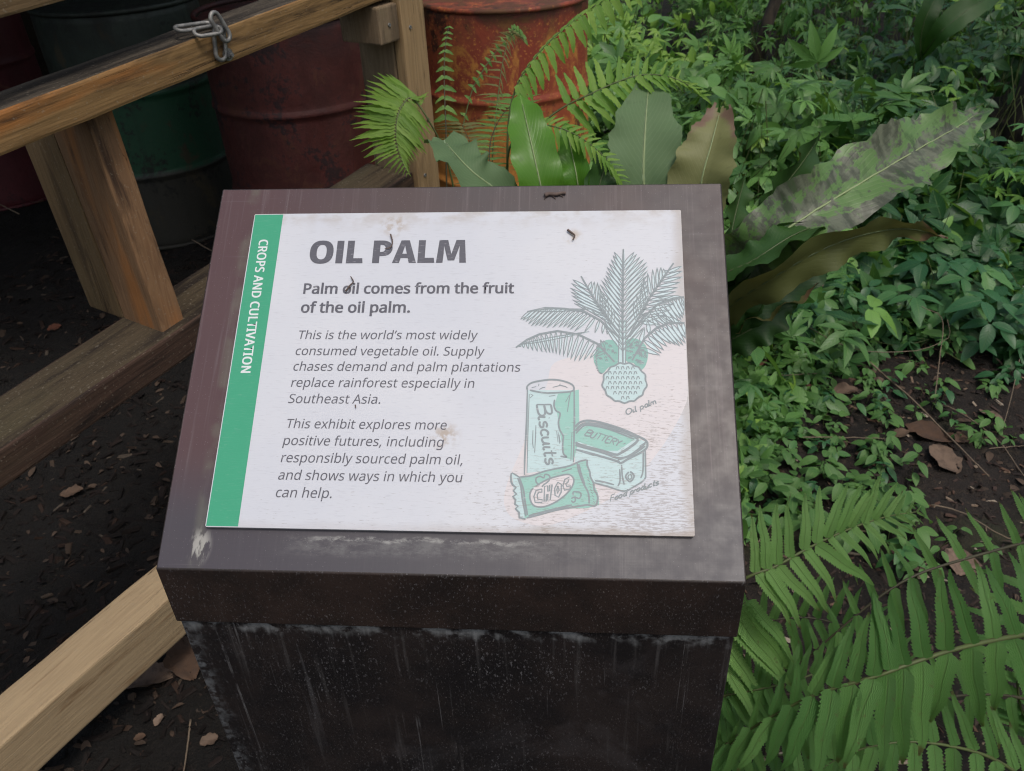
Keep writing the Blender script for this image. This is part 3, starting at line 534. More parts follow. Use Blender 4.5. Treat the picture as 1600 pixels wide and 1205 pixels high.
ALPH = {
 'B': (.62, [[(0, 0), (.04, 1)], [(.04, 1), (.45, .98), (.52, .78), (.38, .58), (.04, .52)], [(.04, .52), (.48, .50), (.60, .26), (.46, .04), (0, 0)]]),
 'i': (.26, [[(.08, .50), (.05, .1), (.12, 0), (.22, .06)], [(.12, .72), (.13, .76)]]), 's': (.42, [[(.36, .44), (.2, .52), (.06, .42), (.12, .30), (.30, .24), (.34, .10), (.20, 0), (.02, .06)]]),
 'c': (.42, [[(.36, .42), (.2, .52), (.05, .34), (.06, .12), (.20, 0), (.38, .08)]]), 'u': (.48, [[(.05, .50), (.05, .12), (.16, 0), (.32, .10), (.38, .50)], [(.38, .50), (.38, .08), (.46, .02)]]),
 't': (.36, [[(.16, .85), (.12, .12), (.20, 0), (.32, .06)], [(0, .52), (.32, .54)]]), 'O': (.72, [[(.34, 1), (.05, .75), (.04, .25), (.30, 0), (.60, .25), (.62, .72), (.34, 1)]]), 'l': (.24, [[(.10, 1), (.05, .12), (.12, 0), (.2, .05)]]),
 'p': (.48, [[(.06, .50), (.04, -.42)], [(.06, .38), (.24, .52), (.40, .36), (.36, .08), (.20, 0), (.05, .12)]]), 'a': (.48, [[(.36, .44), (.18, .52), (.04, .30), (.08, .06), (.22, 0), (.36, .20), (.38, .50)], [(.38, .50), (.38, .06), (.46, 0)]]),
 'm': (.70, [[(.04, .50), (.04, 0)], [(.04, .34), (.18, .52), (.30, .40), (.30, 0)], [(.30, .34), (.44, .52), (.58, .40), (.58, .06), (.66, 0)]]), 'F': (.56, [[(.06, 1), (.04, 0)], [(.06, 1), (.50, 1.02)], [(.05, .54), (.40, .56)]]),
 'o': (.48, [[(.22, .52), (.04, .34), (.06, .08), (.24, 0), (.40, .16), (.38, .42), (.22, .52)]]), 'd': (.50, [[(.36, .42), (.18, .50), (.04, .28), (.08, .04), (.24, 0), (.37, .2)], [(.40, 1), (.37, .06), (.46, 0)]]),
 'r': (.34, [[(.06, .50), (.05, 0)], [(.06, .34), (.18, .50), (.32, .46)]]), 'U': (.60, [[(.06, 1), (.05, .25), (.22, 0), (.44, .14), (.50, 1)]]), 'T': (.56, [[(0, 1), (.52, 1)], [(.26, 1), (.25, 0)]]), 'E': (.52, [[(.46, 1), (.05, 1), (.04, 0), (.46, .02)], [(.05, .52), (.38, .52)]]),
 'R': (.58, [[(.04, 0), (.05, 1)], [(.05, 1), (.46, .96), (.48, .62), (.05, .50)], [(.20, .50), (.52, 0)]]), 'Y': (.56, [[(.02, 1), (.26, .52)], [(.52, 1), (.26, .52), (.25, 0)]]), ' ': (.34, []), }
def hand(txt, org, end, up_, w_, k=kb, jit=.02, seed=0):
    """one-line lettering from org to end (drawing coordinates), up_ = vector of one capital height"""
    rr = random.Random(seed); tot = sum(ALPH[c][0] for c in txt); dx, dy = (end[0] - org[0]) / tot, (end[1] - org[1]) / tot; x = 0
    for c in txt:
        adv, st = ALPH[c]; jx, jy = rr.uniform(-jit, jit), rr.uniform(-jit, jit)
        for q in st:
            P = [(org[0] + dx * (x + u + jx) + up_[0] * (v + jy), org[1] + dy * (x + u + jx) + up_[1] * (v + jy)) for u, v in q]
            bl.stroke(cm([k(*p)[0] for p in P], 4), w_)
        x += adv
hand('Biscuits', (242, 262), (318, 742), (112, -6), 2.7, jit=.015)
bl.stroke(cm(kb(545, 440, 580, 405, 640, 388, 740, 402, 900, 450, 1040, 512, 1105, 550, 1108, 600, 1060, 640, 960, 690, 905, 722, 870, 705, 700, 655, 548, 615), 3), 2.8)
bl.stroke(cm(kb(548, 470, 590, 425, 650, 410, 780, 432, 930, 482, 1035, 530, 1000, 580, 900, 645, 860, 655, 760, 625, 600, 585, 548, 560), 3), 3.2)
bl.stroke(cm(kb(552, 490, 600, 440, 650, 425, 780, 448, 900, 490, 1010, 535), 3), 2.0); bl.stroke(cm(kb(548, 580, 620, 600, 780, 645, 870, 680, 960, 670, 1060, 600, 1095, 562), 3), 2.8)
bl.stroke(cm(kb(880, 700, 900, 690, 990, 660, 1095, 590), 3), 2.2)
for q in ((1095, 605, 1098, 780, 1090, 850, 1010, 905, 930, 942, 800, 905, 690, 875), (1080, 620, 1078, 780, 1060, 840), (910, 735, 915, 820, 930, 890), (895, 770, 898, 860, 880, 905), (700, 860, 770, 870, 850, 892), (620, 640, 690, 660), (1040, 505, 1090, 540), (1050, 590, 1100, 560)): bl.stroke(cm(kb(*q), 3), 2.0)
bl.stroke(cm(kb(975, 790, 1008, 825, 975, 868, 942, 828), 5, True), 2.2); bl.stroke(cm(kb(976, 808, 990, 832, 974, 850, 960, 832), 4, True), 1.6)
# BUTTERY on the lid
hand('BUTTERY', (616, 503), (890, 592), (32, -44), 1.7, jit=.03, seed=2)
bl.stroke(kb(925, 574, 940, 566), 1.5)
# chocolate bar
b2_.done()
cb = Draw('bar_teal_colour', m_teal2, .00050); cb.fill(kb(110, 835, 300, 790, 560, 720, 640, 700, 680, 860, 725, 960, 735, 1050, 640, 1075, 420, 1080, 200, 1140, 150, 1160, 130, 1000)); cb.done()
cp = Draw('bar_pale_colour', m_teal, .00046); cp.fill(kb(50, 800, 110, 835, 130, 1000, 160, 1155, 110, 1150, 75, 1050, 60, 900)); cp.done(); cp = Draw('bar_end_colour', m_teal, .00046); cp.fill(kb(566, 730, 640, 697, 662, 800, 700, 900, 722, 1010, 705, 1050, 655, 1040, 640, 930, 590, 830)); cp.done()
cw = Draw('bar_label_colour', m_pink, .00062); cw.fill(cm(kb(235, 905, 330, 850, 430, 820, 500, 818, 535, 850, 520, 910, 460, 980, 370, 1040, 280, 1065, 215, 1045, 190, 990, 200, 940), 3, True)); cw.done()
for q in ((110, 832, 200, 822, 300, 788, 400, 765, 500, 745, 575, 712, 635, 695), (640, 695, 640, 740, 660, 790, 665, 830, 690, 880, 695, 930, 722, 980, 718, 1030, 700, 1058, 640, 1050, 560, 1062, 400, 1090, 270, 1125, 165, 1152), (95, 838, 120, 905, 130, 990, 145, 1070, 160, 1140), (108, 836, 140, 930, 150, 1010, 172, 1130), (562, 725, 575, 790, 610, 880, 650, 960, 655, 1040), (575, 730, 590, 800, 622, 890), (180, 1135, 330, 1095, 520, 1050), (440, 790, 520, 765)): bl.stroke(cm(kb(*q), 3), 2.3)
zig = []
for k, (x_, y_) in enumerate(((50, 798), (35, 830), (48, 855), (40, 872), (58, 890), (75, 915), (65, 940), (80, 965), (62, 985), (72, 1010), (78, 1045), (92, 1060), (82, 1080), (100, 1110), (112, 1150), (150, 1160))): zig += [x_ + (6 if k % 2 else -4), y_]
bl.stroke(kb(*zig), 2.6); bl.stroke(kb(50, 798, 80, 815, 110, 834), 2.2)
bl.stroke(cm(kb(235, 905, 330, 850, 430, 820, 500, 812, 535, 850, 520, 910, 460, 980, 370, 1040, 280, 1068, 215, 1050, 190, 990, 200, 940), 3, True), 2.2)
bl.stroke(cm(kb(265, 898, 240, 870, 240, 840, 270, 825, 300, 838, 310, 810, 345, 822, 340, 860, 300, 892, 285, 908), 3), 2.0)
for q in ((285, 925, 240, 935, 222, 985, 232, 1030, 285, 1032, 288, 1010, 252, 1005, 248, 970, 262, 950, 285, 950), (305, 905, 330, 900, 332, 945, 345, 942, 345, 895, 365, 890, 350, 1010, 330, 1015, 332, 965, 322, 968, 318, 1022, 302, 1025), (410, 872, 385, 920, 388, 975, 415, 990, 436, 950, 438, 890), (410, 900, 402, 930, 408, 960, 420, 935), (495, 855, 500, 832, 465, 850, 450, 900, 462, 935, 505, 925, 508, 900, 480, 905, 472, 885, 490, 870)): bl.stroke(kb(*(list(q) + list(q[:2]))), 1.9)
for q in ((545, 948, 580, 950, 592, 975, 575, 1000, 540, 985), (515, 1000, 540, 990, 548, 1015, 530, 1030, 515, 1015), (530, 975, 530, 950, 550, 945)): bl.stroke(cm(kb(*q), 3), 1.9)
for k in range(9): y_ = 830 + k * 24; bl.stroke(kb(640 + k * 6, y_, 655 + k * 6, y_ + 14), 1.2)
# handwriting
hand('Oil palm', (950, 345), (1185, 250), (-8, -44), 1.5, jit=.05, seed=3)
hand('Food products', (820, 1022), (1200, 888), (8, -50), 1.6, jit=.05, seed=4)
b1_.done(); bl.done()

# small debris lying on the sign
M = MT('dry_debris'); M.set(col=M.mix(M.noise(M.obj(), 200, 3), (.05, .035, .03), (.16, .11, .09)), rough=.8); m_deb = M.m
def on_panel(px, py, lift=.0015): x, y = pp(px, py); return PMW @ Vector((x, y, lift))
def debris(name, pts, r, label, cat, group=None, lift=.0022):
    P = [on_panel(x, y, lift + .0004 * (i % 2)) for i, (x, y) in enumerate(pts)]; P = spline(P, 10)
    V = []; me = tube(name, [p - P[0] for p in P], r, r * .5, 6); o = link(name, me, m_deb); o.location = P[0]; return setp(o, label, cat, group)
debris('curled_tendril', [(611, 368), (614, 380), (611, 388), (602, 391)], .0008, 'thin dark curled bit of plant lying on the word PALM', 'debris')
debris('dry_bud', [(541, 457), (548, 448), (553, 442), (549, 434)], .0010, 'dark dry bud stuck above the word oil in the heading', 'debris')
debris('insect_remains', [(887, 361), (893, 366), (898, 370), (895, 377)], .0012, 'small brown insect remains on the white panel above the palm drawing', 'debris')
debris('seed_speck', [(556, 634), (557, 639)], .0007, 'tiny black speck under the words Southeast Asia', 'debris')
lb = empty('dead_insect', on_panel(868, 301, -.005), 'brown dead insect on the upper edge of the plinth above the panel', 'insect')
pts = [on_panel(x, y, -.0030) for x, y in ((851, 303), (858, 300), (868, 301), (878, 299), (884, 299))]
V = []; q = spline(pts, 12); me = tube('abdomen', q, .0022, .0014, 8); o = link('abdomen', me, m_deb); wparent(o, lb)
for (x0_, y0_, x1_, y1_) in ((856, 300, 850, 308), (862, 302, 868, 307), (872, 300, 880, 304)):
    me = tube('leg', [on_panel(x0_, y0_, -.0030), on_panel(x1_, y1_, -.0046)], .0005, .0004, 5); o = link('leg', me, m_deb); wparent(o, lb)
# ================================================================== GROUND
def axis(a, b, c, d, fine, n_out):
    mid = np.arange(b, c, fine); l = b - (np.geomspace(1, 1 + (b - a), n_out) - 1)[1:][::-1]; r = c + (np.geomspace(1, 1 + (d - c), n_out) - 1)
    return np.concatenate([l, mid, r])
gx = axis(-90, -2.6, 2.6, 90, .022, 45); gy = axis(-40, .3, 4.4, 150, .022, 55)
X_, Y_ = np.meshgrid(gx, gy); Z_ = ground_z(X_, Y_); nx_, ny_ = len(gx), len(gy)
near = (smooth(-np.abs(X_) , -2.8, -2.4)) * smooth(Y_, .2, .4) * (1 - smooth(Y_, 4.2, 4.6))
Z_ = Z_ + near * (.012 * (vnoise(X_, Y_, 55, 6) - .5) + .007 * rng.random(X_.shape))
V = np.stack([X_, Y_, Z_], -1).reshape(-1, 3)
i = np.arange((ny_ - 1) * nx_).reshape(ny_ - 1, nx_)[:, :-1].ravel(); Fq = np.stack([i, i + 1, i + 1 + nx_, i + nx_], 1)
def np_mesh(name, V, Fq, uv=None, tint=None, sm=True):
    me = bpy.data.meshes.new(name); k = Fq.shape[1]; me.vertices.add(len(V)); me.vertices.foreach_set('co', np.asarray(V, np.float32).ravel())
    me.loops.add(Fq.size); me.loops.foreach_set('vertex_index', Fq.astype(np.int32).ravel()); me.polygons.add(len(Fq))
    me.polygons.foreach_set('loop_start', (np.arange(len(Fq)) * k).astype(np.int32)); me.update(calc_edges=True)
    if uv is not None: l = me.uv_layers.new(name='UVMap'); l.data.foreach_set('uv', np.asarray(uv, np.float32)[Fq.ravel()].ravel())
    if tint is not None: a = me.attributes.new('tint', 'FLOAT', 'POINT'); a.data.foreach_set('value', np.asarray(tint, np.float32))
    me.polygons.foreach_set('use_smooth', [sm] * len(Fq)); me.validate(); return me
M = MT('dark_woodland_soil'); g = M.obj(); n1 = M.noise(g, 3, 5, .6); n2 = M.noise(g, 45, 5, .7); n3 = M.noise(g, 160, 3)
c = M.mix(M.mr(n1, .35, .65), (.0075, .0058, .005), (.017, .0125, .010)); c = M.mix(M.mr(n2, .52, .72, 0, .8), c, (.05, .036, .025))
c = M.mix(M.mr(n3, .64, .74, 0, .5), c, (.08, .06, .045)); c = M.mix(M.mr(M.noise(M.obj((1, 1, 1), (5, 5, 0)), 2.6, 4), .56, .7, 0, .35), c, (.035, .045, .015))
pz_ = M.sep(M.obj()); pen = M.mr(M.math('ADD', pz_[0], M.math('MULTIPLY', M.noise(g, 6, 3), .2)), .0, .35, 1, 0); c = M.mix(M.math('MULTIPLY', pen, .9), c, M.mix(n2, (.0025, .0022, .0021), (.0075, .006, .005)))  # soil on the pen side darkened to paint in its shade
M.set(col=c, rough=.85, spec=.3); M.bump(M.math('ADD', n2, M.math('MULTIPLY', n3, .5)), .9, .012); m_soil = M.m
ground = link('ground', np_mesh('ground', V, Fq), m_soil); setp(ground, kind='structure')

# mulch, chips and crumbs of litter
def scatter_chips(name, n, region, size, mats_c, label, seed, flat=.25):
    r = np.random.default_rng(seed); xy = region(r, n); s = size[0] + (size[1] - size[0]) * r.random(n) ** 4
    base = np.array([(-1, -.4, 0), (1, -.5, .1), (1.1, .4, 0), (-.9, .5, -.1), (-.8, -.3, 1), (.9, -.4, .9), (.8, .35, 1.1), (-.9, .3, .9)])
    qf = np.array([(0, 1, 2, 3), (4, 7, 6, 5), (0, 4, 5, 1), (1, 5, 6, 2), (2, 6, 7, 3), (3, 7, 4, 0)])
    B = base[None] * (1 + .35 * r.standard_normal((n, 8, 3)) * .5); B[:, :, 0] *= s[:, None]; B[:, :, 1] *= (s * r.uniform(.35, 1, n))[:, None]; B[:, :, 2] *= (s * flat * r.uniform(.4, 1.4, n))[:, None]
    a = r.uniform(0, 6.28, n); tl = r.normal(0, .28, n); ca, sa = np.cos(a)[:, None], np.sin(a)[:, None]
    z = B[:, :, 2] + B[:, :, 0] * np.sin(tl)[:, None]; x = B[:, :, 0] * ca - B[:, :, 1] * sa; y = B[:, :, 0] * sa + B[:, :, 1] * ca
    V = np.stack([x + xy[:, 0:1], y + xy[:, 1:2], z + (ground_z(xy[:, 0], xy[:, 1]) + .004)[:, None]], -1).reshape(-1, 3)
    Fq = (qf[None] + 8 * np.arange(n)[:, None, None]).reshape(-1, 4)
    o = link(name, np_mesh(name, V, Fq, tint=np.repeat(r.random(n), 8), sm=False), mats_c); return setp(o, label, None, None, 'stuff')
M = MT('bark_mulch'); t_ = M.attr('tint'); g = M.obj()
c = M.ramp(t_, [(0, (.014, .010, .009)), (.55, (.030, .020, .016)), (.78, (.055, .034, .028)), (.90, (.10, .055, .035)), (.965, (.19, .14, .10)), (1.0, (.32, .27, .21))])
c = M.mix(M.mr(M.noise(M.obj((1, 1, 1)), 240, 3), .5, .7, 0, .5), c, (.015, .011, .01)); M.set(col=c, rough=.8, spec=.25); M.bump(M.noise(g, 300, 3), .4, .002); m_mulch = M.m
m_mulch_d = m_mulch.copy(); m_mulch_d.name = 'pen_shade_mulch'  # mulch copy with the pen's shade put into its colour
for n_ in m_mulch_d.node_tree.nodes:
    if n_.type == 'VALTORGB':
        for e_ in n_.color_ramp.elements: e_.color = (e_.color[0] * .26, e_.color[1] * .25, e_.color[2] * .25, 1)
def reg_left(r, n): return np.stack([r.uniform(-1.9, .1, n), .45 + 3.3 * r.random(n) ** 1.6], 1)
def reg_right(r, n): return np.stack([r.uniform(.25, 2.2, n), r.uniform(.55, 3.0, n)], 1)
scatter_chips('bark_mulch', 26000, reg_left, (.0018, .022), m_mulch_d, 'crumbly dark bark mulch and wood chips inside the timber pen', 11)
scatter_chips('soil_crumbs', 20000, reg_right, (.0015, .015), m_mulch, 'loose brown bark crumbs on the bare soil right of the plinth', 12)

# ================================================================== TIMBER PEN FENCE
AZ = rad(33.76); UH = np.array([math.sin(AZ), math.cos(AZ), 0]); NF = np.array([UH[1], -UH[0], 0])
def fp(s, D, z): return Vector(UH * s - NF * D + np.array([0, 0, z]))
BACK = Vector(-NF)
m_top_side = wood_mat('amber_weathered_pine', (.15, .088, .036), (.24, .145, .060), (.030, .018, .012), .55, 1.3, orange=(.30, .12, .032))
m_top_up = wood_mat('blackened_rail_top', (.045, .038, .030), (.085, .068, .05), (.016, .013, .011), .8, 4.1, scar=.8)
m_mid = wood_mat('damp_brown_timber', (.036, .021, .016), (.066, .038, .027), (.013, .009, .008), .6, 7.7, green=.10)
m_mid_up = wood_mat('damp_timber_upper', (.046, .034, .021), (.075, .056, .034), (.016, .011, .009), .6, 9.2, green=.12)
m_low = wood_mat('pale_new_pine', (.29, .212, .128), (.37, .275, .165), (.15, .085, .04), .30, 12.5)
m_post = wood_mat('orange_brown_post', (.145, .080, .042), (.235, .135, .070), (.035, .020, .014), .4, 15.0, orange=(.30, .125, .04))
m_olive = wood_mat('olive_brown_board', (.115, .074, .036), (.165, .110, .056), (.045, .028, .016), .40, 18.4, green=.15)
m_grey = wood_mat('grey_brown_post', (.15, .105, .065), (.23, .165, .105), (.045, .032, .023), .45, 21.0, green=.15)
m_tan = wood_mat('tan_post_board', (.23, .15, .075), (.33, .225, .12), (.08, .05, .03), .30, 24.0)
fence = empty('timber_fence', fp(.7, 1.25, 0), 'rough pine post and rail fence of the pen left of the sign', 'fence')
zt = lambda s: 1.152 + (s - .585) * .0775
zm = lambda s: .680 + (s - .396) * .083
timber('rail', fp(-.45, 1.2, zt(-.45)), fp(1.427, 1.2, zt(1.427)), .09, .054, [m_top_side, m_top_up], fence, BACK, 1)['label'] = 'amber top rail with blackened upper face'
timber('rail', fp(-.45, 1.2, zm(-.45)), fp(1.427, 1.2, zm(1.427) + .030), .135, .058, [m_mid, m_mid_up], fence, BACK, 2)['label'] = 'dark damp middle rail'
timber('rail', fp(-.45, 1.202, .205 - .04), fp(1.427, 1.17, .295), .095, .112, [m_low, m_low], fence, BACK, 3)['label'] = 'pale new bottom rail'
timber('rail', at_plane(-120, -12, NF, 1.2), at_plane(260, -106, NF, 1.2), .09, .05, [m_olive, m_olive], fence, BACK, 4)['label'] = 'olive brown upper rail'
# doubled upright between top and middle rail
def upright(s0, th, D0, wd, z0, z1, mat, seed, name='post', lab=None):
    o = timber(name, fp(s0, D0, z0), fp(s0, D0, z1), th, wd, [mat, mat], fence, Vector(UH), seed); 
    return o
def vpost(name, s, D0, D1, th, z0, z1, mat, seed, lab=None, bev=.004, tilt=0.0):
    """upright board: faces D0..D1 across the fence, th along it"""
    bm = bmesh.new(); rr = random.Random(seed); n = max(2, int((z1 - z0) / .06)); rows = []
    for i in range(n + 1):
        t = (z1 - z0) * i / n; q = tilt * i / n; j = lambda: rr.uniform(-.0007, .0007)
        rows.append([bm.verts.new((t, 0 + j(), q + j())), bm.verts.new((t, th + j(), q + j())), bm.verts.new((t, th + j(), q + D1 - D0 + j())), bm.verts.new((t, 0 + j(), q + D1 - D0 + j()))])
    for i in range(n):
        for k in range(4): bm.faces.new((rows[i][k], rows[i][(k + 1) % 4], rows[i + 1][(k + 1) % 4], rows[i + 1][k]))
    bm.faces.new(rows[0][::-1]); bm.faces.new(rows[-1]); bmesh.ops.recalc_face_normals(bm, faces=bm.faces)
    ed = [e for e in bm.edges if len(e.link_faces) == 2 and e.calc_face_angle(0) > .5]; bmesh.ops.bevel(bm, geom=ed, offset=bev, segments=2, affect='EDGES', profile=.6)
    o = link(name, bm_mesh(name, bm), mat); x, y, z = Vector((0, 0, 1)), Vector(UH), BACK
    Mx = Matrix((x, y, z)).transposed().to_4x4(); Mx.translation = fp(s, D0, z0); o.parent = fence; o.matrix_parent_inverse = Matrix.Translation(-fence.location); o.matrix_basis = Mx
    if lab: o['label'] = lab
    return o
vpost('upright_board', .728, 1.222, 1.330, .048, zm(.74) + .013, zt(.75) - .056, m_post, 5, 'orange brown grained upright board', tilt=.026)
vpost('upright_board', .728, 1.332, 1.436, .048, zm(.74) + .013, zt(.75) - .056, m_olive, 6, 'olive edged upright board', tilt=.026)
# end post with its cladding board and the block under the top rail
vpost('post', 1.430, 1.218, 1.315, .075, .02, 1.75, m_grey, 7, 'grey brown end post')
vpost('post_board', 1.430, 1.188, 1.215, .078, .02, 1.75, m_tan, 8, 'tan board nailed up the end post')
vpost('block', 1.364, 1.193, 1.300, .063, 1.080, 1.152, m_grey, 9, 'short block under the rail end')
vpost('post', -.42, 1.21, 1.30, .09, -.03, 1.6, m_grey, 13)
M = MT('galvanised_steel'); g = M.obj(); M.set(col=M.mix(M.mr(M.noise(g, 90, 4), .4, .65), (.15, .15, .148), (.25, .245, .235)), rough=.55, metal=.5); M.bump(M.noise(g, 200, 2), .1, .001); m_galv = M.m
for s_, D_, z_ in ((.7785, 1.25, .86), (.7785, 1.235, .755), (.7785, 1.24, .80)):   # nail heads in the upright's narrow side
    bm = bmesh.new(); bmesh.ops.create_cone(bm, cap_ends=True, segments=10, radius1=.003, radius2=.0025, depth=.0016)
    nh = link('nail', bm_mesh('nail', bm), m_galv); wparent(nh, fence); nh.matrix_basis = Matrix.Translation(fp(.7765, D_, z_)) @ Vector(UH).to_track_quat('Z', 'Y').to_matrix().to_4x4()

for s_, D_, z_ in ((1.455, 1.1865, 1.10), (1.485, 1.1865, .90), (1.455, 1.1865, .78), (.25, 1.1985, zt(.25) - .03), (1.395, 1.1915, 1.115), (1.40, 1.1985, zt(1.40) - .028)):     # nail heads in the faces seen from the path
    bm = bmesh.new(); bmesh.ops.create_cone(bm, cap_ends=True, segments=10, radius1=.0042, radius2=.0035, depth=.002)
    nh = link('nail', bm_mesh('nail', bm), m_galv); wparent(nh, fence); nh.matrix_basis = Matrix.Translation(fp(s_, D_, z_)) @ Vector(NF).to_track_quat('Z', 'Y').to_matrix().to_4x4()
# chain hooked on the top rail
def link_loop(a, b, wd, r, nrm, name, parent, tilt=0.0):
    a, b = Vector(a), Vector(b); x = (b - a).normalized(); y = (Vector(nrm).cross(x)).normalized(); L = (b - a).length; R_ = wd / 2; P = []
    for k in range(9): t = rad(-90 + k * 22.5); P.append(b - x * R_ + x * R_ * math.cos(t) + y * R_ * math.sin(t))
    for k in range(9): t = rad(90 + k * 22.5); P.append(a + x * R_ + x * R_ * math.cos(t) + y * R_ * math.sin(t))
    P.append(P[0]); me = tube(name, P, r, None, 9, cap=False); o = link(name, me, m_galv); return wparent(o, parent)
def fr(px, py, D=1.19): return at_plane(px, py, NF, D)
chain = empty('chain', fr(350, 84), 'grey steel chain links bolted to the top rail of the fence', 'chain')
link_loop(fr(346, 94, 1.194), fr(341, 42, 1.193), .021, .0036, NF, 'chain_link', chain)
link_loop(fr(357, 63, 1.182), fr(331, 21, 1.186), .019, .0036, NF + np.array([0, 0, .3]), 'chain_link', chain)
link_loop(fr(345, 45, 1.187), fr(304, 52, 1.20), .019, .0034, Vector((0, 0, 1)) + Vector(NF) * .6, 'chain_link', chain)
link_loop(fr(333, 38, 1.212), fr(275, 46, 1.222), .020, .0034, Vector((0, 0, 1)) + Vector(NF) * .25, 'chain_link', chain)
bc = fr(353.5, 85, 1.2); nq = Vector(NF).to_track_quat('Z', 'Y').to_matrix().to_4x4()
for nm, rr0, dep, off, seg in (('washer', .0105, .003, .004, 24), ('bolt', .0068, .006, .008, 6), ('bolt_end', .0036, .006, .013, 12)):
    bm = bmesh.new(); bmesh.ops.create_cone(bm, cap_ends=True, segments=seg, radius1=rr0, radius2=rr0 * .96, depth=dep); bmesh.ops.bevel(bm, geom=bm.edges[:], offset=.0005, segments=2, affect='EDGES')
    o = link(nm, bm_mesh(nm, bm), m_galv); wparent(o, chain); o.matrix_basis = Matrix.Translation(bc + Vector(NF) * off) @ nq

# ================================================================== OIL DRUMS
def drum_mat(name, base, second, rust, black, bands=(), rust_amt=.5, seed=0.0, black_amt=.5, speck=.4, low_rust=.0):
    M = MT(name); g = M.obj((1, 1, 1), (seed, seed, 0)); xyz = M.sep(M.obj()); n = M.noise(g, 5, 6, .65, .4); n2 = M.noise(M.obj((1, 1, .8), (seed + 4, 2, 0)), 9, 7, .7, .6); n3 = M.noise(g, 55, 4, .7)
    c = M.mix(M.mr(n, .38, .62), base, second)
    for z0, z1, col in bands:
        zz = M.math('ADD', xyz[2], M.math('MULTIPLY', M.math('SUBTRACT', n2, .5), .03))
        c = M.mix(M.math('MULTIPLY', M.mr(zz, z0 - .008, z0 + .008), M.mr(zz, z1 - .008, z1 + .008, 1, 0)), c, col)
    lowf = M.mr(xyz[2], .42, .62, low_rust, 0)
    c = M.mix(M.math('MULTIPLY', M.mr(M.math('ADD', n2, M.math('MULTIPLY', lowf, .16)), .60 - rust_amt * .16, .70 - rust_amt * .14), .9), c, M.mix(n3, rust, tuple(x * .45 for x in rust)))
    c = M.mix(M.math('MULTIPLY', M.mr(M.math('MULTIPLY_ADD', n3, .35, M.math('MULTIPLY', n, .65)), .60 - black_amt * .1, .66 - black_amt * .1), .88), c, black)
    c = M.mix(M.mr(M.noise(g, 90, 4, .7), .56, .66, 0, speck), c, rust)
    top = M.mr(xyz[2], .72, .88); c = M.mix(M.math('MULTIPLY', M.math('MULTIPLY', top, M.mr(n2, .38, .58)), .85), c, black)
    st = M.noise(M.obj((14, 14, .8), (seed, 0, 3)), 1, 4); c = M.mix(M.mr(st, .55, .75, 0, .4), c, tuple(x * .5 for x in base))
    M.set(col=c, rough=M.mr(n2, .3, .7, .5, .8), spec=.35); M.bump(M.math('ADD', n2, M.math('MULTIPLY', n3, .4)), .4, .006); return M.m
def drum(cx, cy, base_z, mat, label, rot=0.0, tilt=0.0):
    e = empty('oil_drum', (cx, cy, base_z), label, 'oil drum', 'steel oil drums standing in the pen', rot=(tilt, 0, rot))
    H, r = .88, .288; prof = [(0.0, .012), (.27, .012), (r - .004, .014), (r, .022)]
    for k in range(1, 40):
        z = .022 + (H - .044) * k / 40; rib = sum(.008 * math.exp(-((z - q) / .011) ** 2) for q in (.295, .590)) + sum(.0018 * math.exp(-((z - q) / .006) ** 2) for q in (.12, .16, .72, .76))
        prof.append((r + rib, z))
    for q in (.270, .280, .290, .300, .310, .320, .565, .575, .585, .595, .605, .615): prof.append((r + sum(.008 * math.exp(-((q - w_) / .011) ** 2) for w_ in (.295, .590)), q))
    prof = prof[:4] + sorted(prof[4:], key=lambda p: p[1]) + [(r, H - .022), (r - .006, H - .016), (.27, H - .018), (0, H - .018)]
    n = 72; V = []; Fc = []; rr = random.Random(int(cx * 100)); ph = [rr.uniform(0, 6.28) for _ in range(4)]
    for rad_, z in prof:
        for k in range(n):
            a = 2 * math.pi * k / n; dent = .0035 * math.sin(2 * a + ph[0] + z * 3) * math.sin(z * 5 + ph[1]) + .002 * math.sin(5 * a + ph[2] + z * 9); q = rad_ + (dent if rad_ > .27 else 0)
            V.append((q * math.cos(a), q * math.sin(a), z))
    for i in range(len(prof) - 1):
        for k in range(n): a, b = i * n + k, i * n + (k + 1) % n; Fc.append((a, b, b + n, a + n))
    o = link('body', mesh('drum_body', V, Fc), mat, e)
    for z in (.012, H - .008):
        P = [((r + .004) * math.cos(2 * math.pi * k / n), (r + .004) * math.sin(2 * math.pi * k / n), z) for k in range(n)]; P.append(P[0])
        link('rim', tube('drum_rim', P, .0085, None, 8, cap=False), mat, e)
    bm = bmesh.new(); bmesh.ops.create_cone(bm, cap_ends=True, segments=16, radius1=.035, radius2=.032, depth=.016)
    b = link('bung', bm_mesh('drum_bung', bm), mat, e); b.location = (.17, .05, H - .012)
    return e
md_rust = drum_mat('rusted_red_drum', (.22, .042, .024), (.30, .075, .032), (.58, .25, .055), (.04, .020, .016), (), .60, 3.0, .42, .65, 1.5)
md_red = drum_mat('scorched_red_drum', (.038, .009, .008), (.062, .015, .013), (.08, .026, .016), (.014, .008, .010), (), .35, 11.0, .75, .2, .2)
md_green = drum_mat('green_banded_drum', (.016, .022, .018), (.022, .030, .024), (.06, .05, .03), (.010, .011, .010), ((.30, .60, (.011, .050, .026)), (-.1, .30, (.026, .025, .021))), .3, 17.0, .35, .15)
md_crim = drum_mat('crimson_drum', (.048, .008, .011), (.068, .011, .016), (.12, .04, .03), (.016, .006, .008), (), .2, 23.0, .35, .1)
def drum_at(px, y_, base_z, mat, label, rot):
    r = ray(px, 400); x = CAM[0] + r[0] / r[1] * y_; drum(x, y_, base_z, mat, label, rot)
drum_at(803, 3.07, .09, md_rust, 'rusty red oil drum with orange flaking, right of the fence end post', 2.0)
